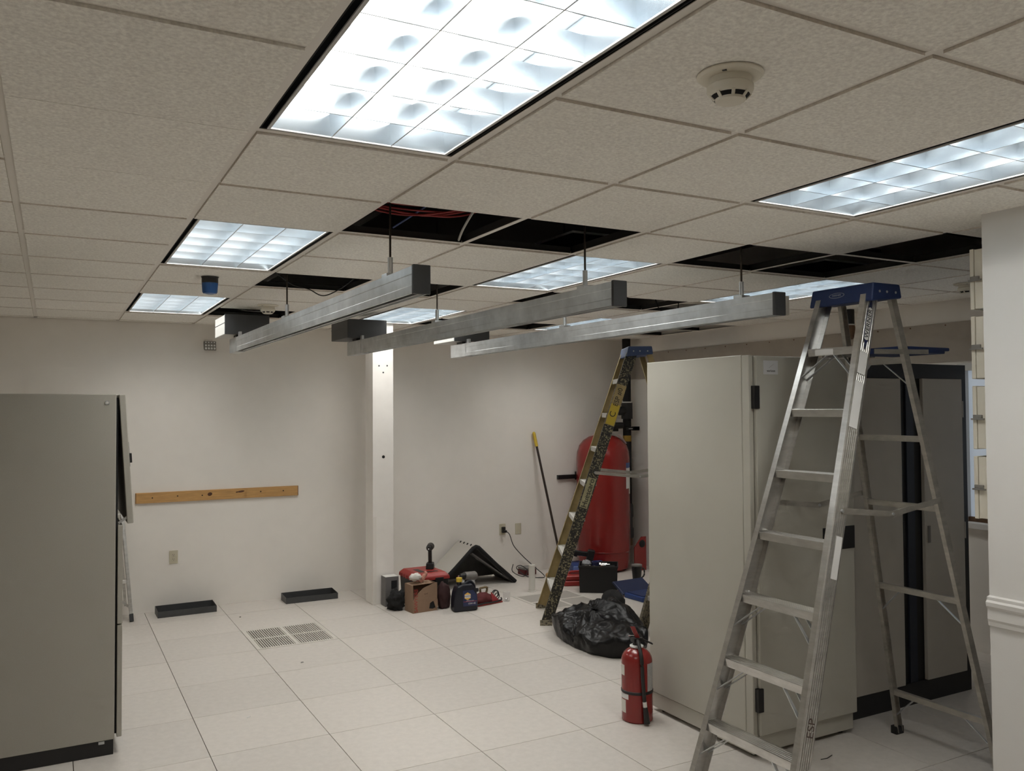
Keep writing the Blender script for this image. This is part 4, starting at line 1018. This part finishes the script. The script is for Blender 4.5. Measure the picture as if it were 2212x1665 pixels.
obj('cup', G().lathe([(.036,0),(.038,.004),(.050,.17),(.051,.185)], 26), BLACK, t, smooth=30)
obj('rim', G().lathe([(.051,.183),(.053,.186),(.053,.198),(.046,.200)], 26), GREY_PL, t, smooth=30)
obj('handle', G().tube(smooth_path([(.048,-.01,.16),(.075,-.015,.15),(.078,-.015,.09),(.044,-.01,.06)]), .007, 6), BLACK, t, smooth=True)

# ------------------------------------------------------------------ black rubbish bag
t = thing('rubbish_bag', 'big crumpled black plastic bag slumped on the floor', 'bag', (3.16, 2.96, 0))
def bagfn(p):
    x, y = p
    return 0
g = G(); nu, nv = 150, 70
outline = [(2.89,3.24),(2.835,3.05),(2.815,2.82),(2.845,2.60),(2.92,2.44),(3.04,2.38),(3.20,2.42),(3.33,2.56),(3.42,2.72),(3.44,2.90),(3.40,3.08),(3.32,3.26),(3.22,3.38),(3.09,3.40),(2.98,3.34)]
cx, cy = 3.09, 2.93
def rad(a):
    best = None; n = len(outline)
    for i in range(n):
        (x1, y1), (x2, y2) = outline[i], outline[(i+1) % n]
        x1 -= cx; x2 -= cx; y1 -= cy; y2 -= cy
        dx, dy = math.cos(a), math.sin(a); ex, ey = x2-x1, y2-y1; det = ex*dy-ey*dx
        if abs(det) < 1e-9: continue
        s = (ex*y1-ey*x1)/det; u = (dx*y1-dy*x1)/det
        if s > 0 and -1e-6 <= u <= 1+1e-6: best = s if best is None else max(best, s)
    return best or .4
vs = []; fs = []
for j in range(nv+1):
    q = j/nv
    for i in range(nu):
        a = 2*math.pi*i/nu; R_ = rad(a)
        if q < .2: rr = R_*(.92+.08*math.sin(q/.2*math.pi/2)); z = .09*q/.2
        else:
            w = (q-.2)/.8; rr = R_*math.cos(w*math.pi/2)**.9; z = .09+.115*math.sin(w*math.pi/2)
        x, y = cx+rr*math.cos(a), cy+rr*math.sin(a)
        hump = .115*math.exp(-(((x-3.30)/.16)**2+((y-3.02)/.22)**2)) + .015*math.exp(-(((x-2.98)/.18)**2+((y-3.2)/.2)**2)) - .03*math.exp(-(((x-3.02)/.1)**2+((y-2.72)/.15)**2))
        w = min(1, z/.09)
        def fold(fx, fy, o): return 1-abs(mnoise.noise(V((x*fx+o, y*fy, o*.7))))*2.6
        nz = mnoise.noise(V((x*5, y*5, 1.3)))*.045 + fold(6, 4, 3.1)*.032 + fold(11, 14, 8.3)*.010 + fold(26, 22, 1.7)*.003 - .014
        z = max(.001, z + w*(hump+nz)); rr2 = (mnoise.noise(V((math.cos(a)*3, math.sin(a)*3, q*3)))*.03 + (.4-abs(mnoise.noise(V((math.cos(a)*9, math.sin(a)*9, q*6)))))*.02)*min(1, q*6) - .03
        vs.append((x+rr2*math.cos(a)-3.16, y+rr2*math.sin(a)-2.96, z))
for j in range(nv): fs += [(j*nu+i, j*nu+(i+1) % nu, (j+1)*nu+(i+1) % nu, (j+1)*nu+i) for i in range(nu)]
fs.append(tuple(range(nu-1, -1, -1)))
obj('bag_body', g.add(vs, fs), BAG, t, smooth='all')
obj('bag_neck', crumple((.20, .11, .235), (.095, .095, .095), 28, 18, .10, 2.0, 6.0, .1), BLACK_MATTE, t, smooth='all')
obj('tie_corner', G().hexa([(-.0,.13,.17),(.05,.11,.17),(.05,.15,.17),(.0,.17,.17)], [(.015,.15,.255),(.024,.145,.26),(.024,.155,.26),(.015,.16,.255)]), BAG, t)
tag(obj('blue_bottle', G().cyl((3.50, 2.665, .0), (3.50, 2.665, .05), .028, .020, n=14), mat('light_blue', (0.07, 0.17, 0.42), .4), smooth=True), 'small blue bottle top peeking out behind the fire extinguisher', 'bottle')

# ------------------------------------------------------------------ fire extinguisher
t = thing('fire_extinguisher', 'red fire extinguisher standing against the putty cabinet', 'fire extinguisher', (2.408, 1.490, 0), 0)
r = .0865
bd = obj('cylinder', G().lathe([(r-.006,0),(r,.006),(r,.335),(r-.004,.352),(r-.014,.371),(r-.030,.386),(.036,.397),(.030,.400)], 40), RED_ENAMEL, t, smooth=30)
obj('neck_ring', G().lathe([(.030,.398),(.038,.402),(.038,.410),(.030,.414)], 28), WHITE, t, smooth=30)
vl = obj('valve', G().cyl((0,0,.41), (0,0,.445), .022, n=16).box(-.03, .03, -.02, .02, .43, .452), BLACK, t, bevel=.003)
cam_a = math.atan2(-2.4011-1.490, -.4878-2.408)
# frame looking from the camera: side = to the right in view
sd = V((-math.sin(cam_a), math.cos(cam_a), 0)); fr = V((math.cos(cam_a), math.sin(cam_a), 0))
obj('lever', G().sweep([(-.013,-.004),(.013,-.004),(.013,.004),(-.013,.004)], sd*.008+V((0,0,.448)), -sd*.022+fr*.01+V((0,0,.515)), sd, fr), RED_ENAMEL, vl, bevel=.002)
obj('carry_handle', G().bar(sd*.02+V((0,0,.448)), sd*.088-fr*.02+V((0,0,.415)), .022, .008), BLACK, vl, bevel=.002)
obj('pin', G().cyl(-sd*.045+V((0,0,.462)), sd*.01+V((0,0,.462)), .003, n=6), CHROME, vl)
h0 = sd*.004+fr*.02+V((0,0,.438))
hs = obj('hose', G().tube(smooth_path([h0, sd*.012+fr*.055+V((0,0,.430)), sd*.026+fr*.095+V((0,0,.36)), sd*.032+fr*.098+V((0,0,.24)), sd*.040+fr*.095+V((0,0,.125))]), .0105, 12), mat('hose_rubber', (0.018, 0.018, 0.018), .5), t, smooth=True)
obj('hose_ferrule', G().cyl(sd*.040+fr*.095+V((0,0,.128)), sd*.043+fr*.096+V((0,0,.098)), .0115, n=14), LIGHT_BOX, hs, smooth=True)
obj('nozzle', G().cyl(sd*.043+fr*.096+V((0,0,.10)), sd*.052+fr*.098+V((0,0,.012)), .013, .0175, n=16), BLACK, hs, smooth=True)
st = obj('strap', G().lathe([(r+.0005,-.008),(r+.003,-.006),(r+.003,.006),(r+.0005,.008)], 40), BLACK, t, smooth=30); st.location = (0,0,.165)
for a0, a1, z0, z1, mt in ((-.95,-1.25,.288,.322,'a'),(-.93,-1.6,.26,.31,'a'),(-.62,-1.1,.128,.155,'b'),(-.85,-1.6,.055,.125,'a')):
    pass
def elabel(da0, da1, z0, z1, m_): return obj('label', wrap(cam_a+da0, cam_a+da1, z0, z1, r), m_, bd)
GL = mat('grey_label', (0.36, 0.36, 0.35), .6, var=.12, scale=90)
elabel(-1.35, -.90, .255, .312, PVC); elabel(-1.35, -.58, .128, .156, WHITE); elabel(-1.35, -.80, .052, .122, PVC); elabel(.72, 1.35, .175, .325, GL)

# ------------------------------------------------------------------ litter on the floor
def chip(x, y, pts, m_, label, h=.002):
    tag(obj('paint_chip', G().prism(pts, (x, y, .0), (1,0,0), (0,1,0), (0,0,1), h), m_), label, 'chip')
chip(2.30, .90, [(0,0),(.03,-.02),(.05,-.035),(.02,-.03),(-.005,-.012)], GREY_PL, 'grey paint chip on the floor in front of the putty cabinet')
chip(1.033, 3.475, [(0,0),(.02,.004),(.022,.022),(.004,.018)], GREY_PL, 'small grey scrap on the open floor beyond the slotted grille')
chip(.501, 2.588, [(0,0),(.02,.012),(.016,.018),(-.004,.006)], WHITE, 'tiny white scrap on the floor tile')
chip(.915, 5.02, [(0,0),(.012,.002),(.012,.012),(.001,.011)], BLACK_MATTE, 'tiny black scrap near the wall between the two trays', .004)
tag(obj('wire_scrap', G().tube([(2.86,.60,.002),(2.90,.595,.002),(2.95,.61,.002)], .002, 5), BLACK), 'short black wire on the floor beside the ladder', 'wire')
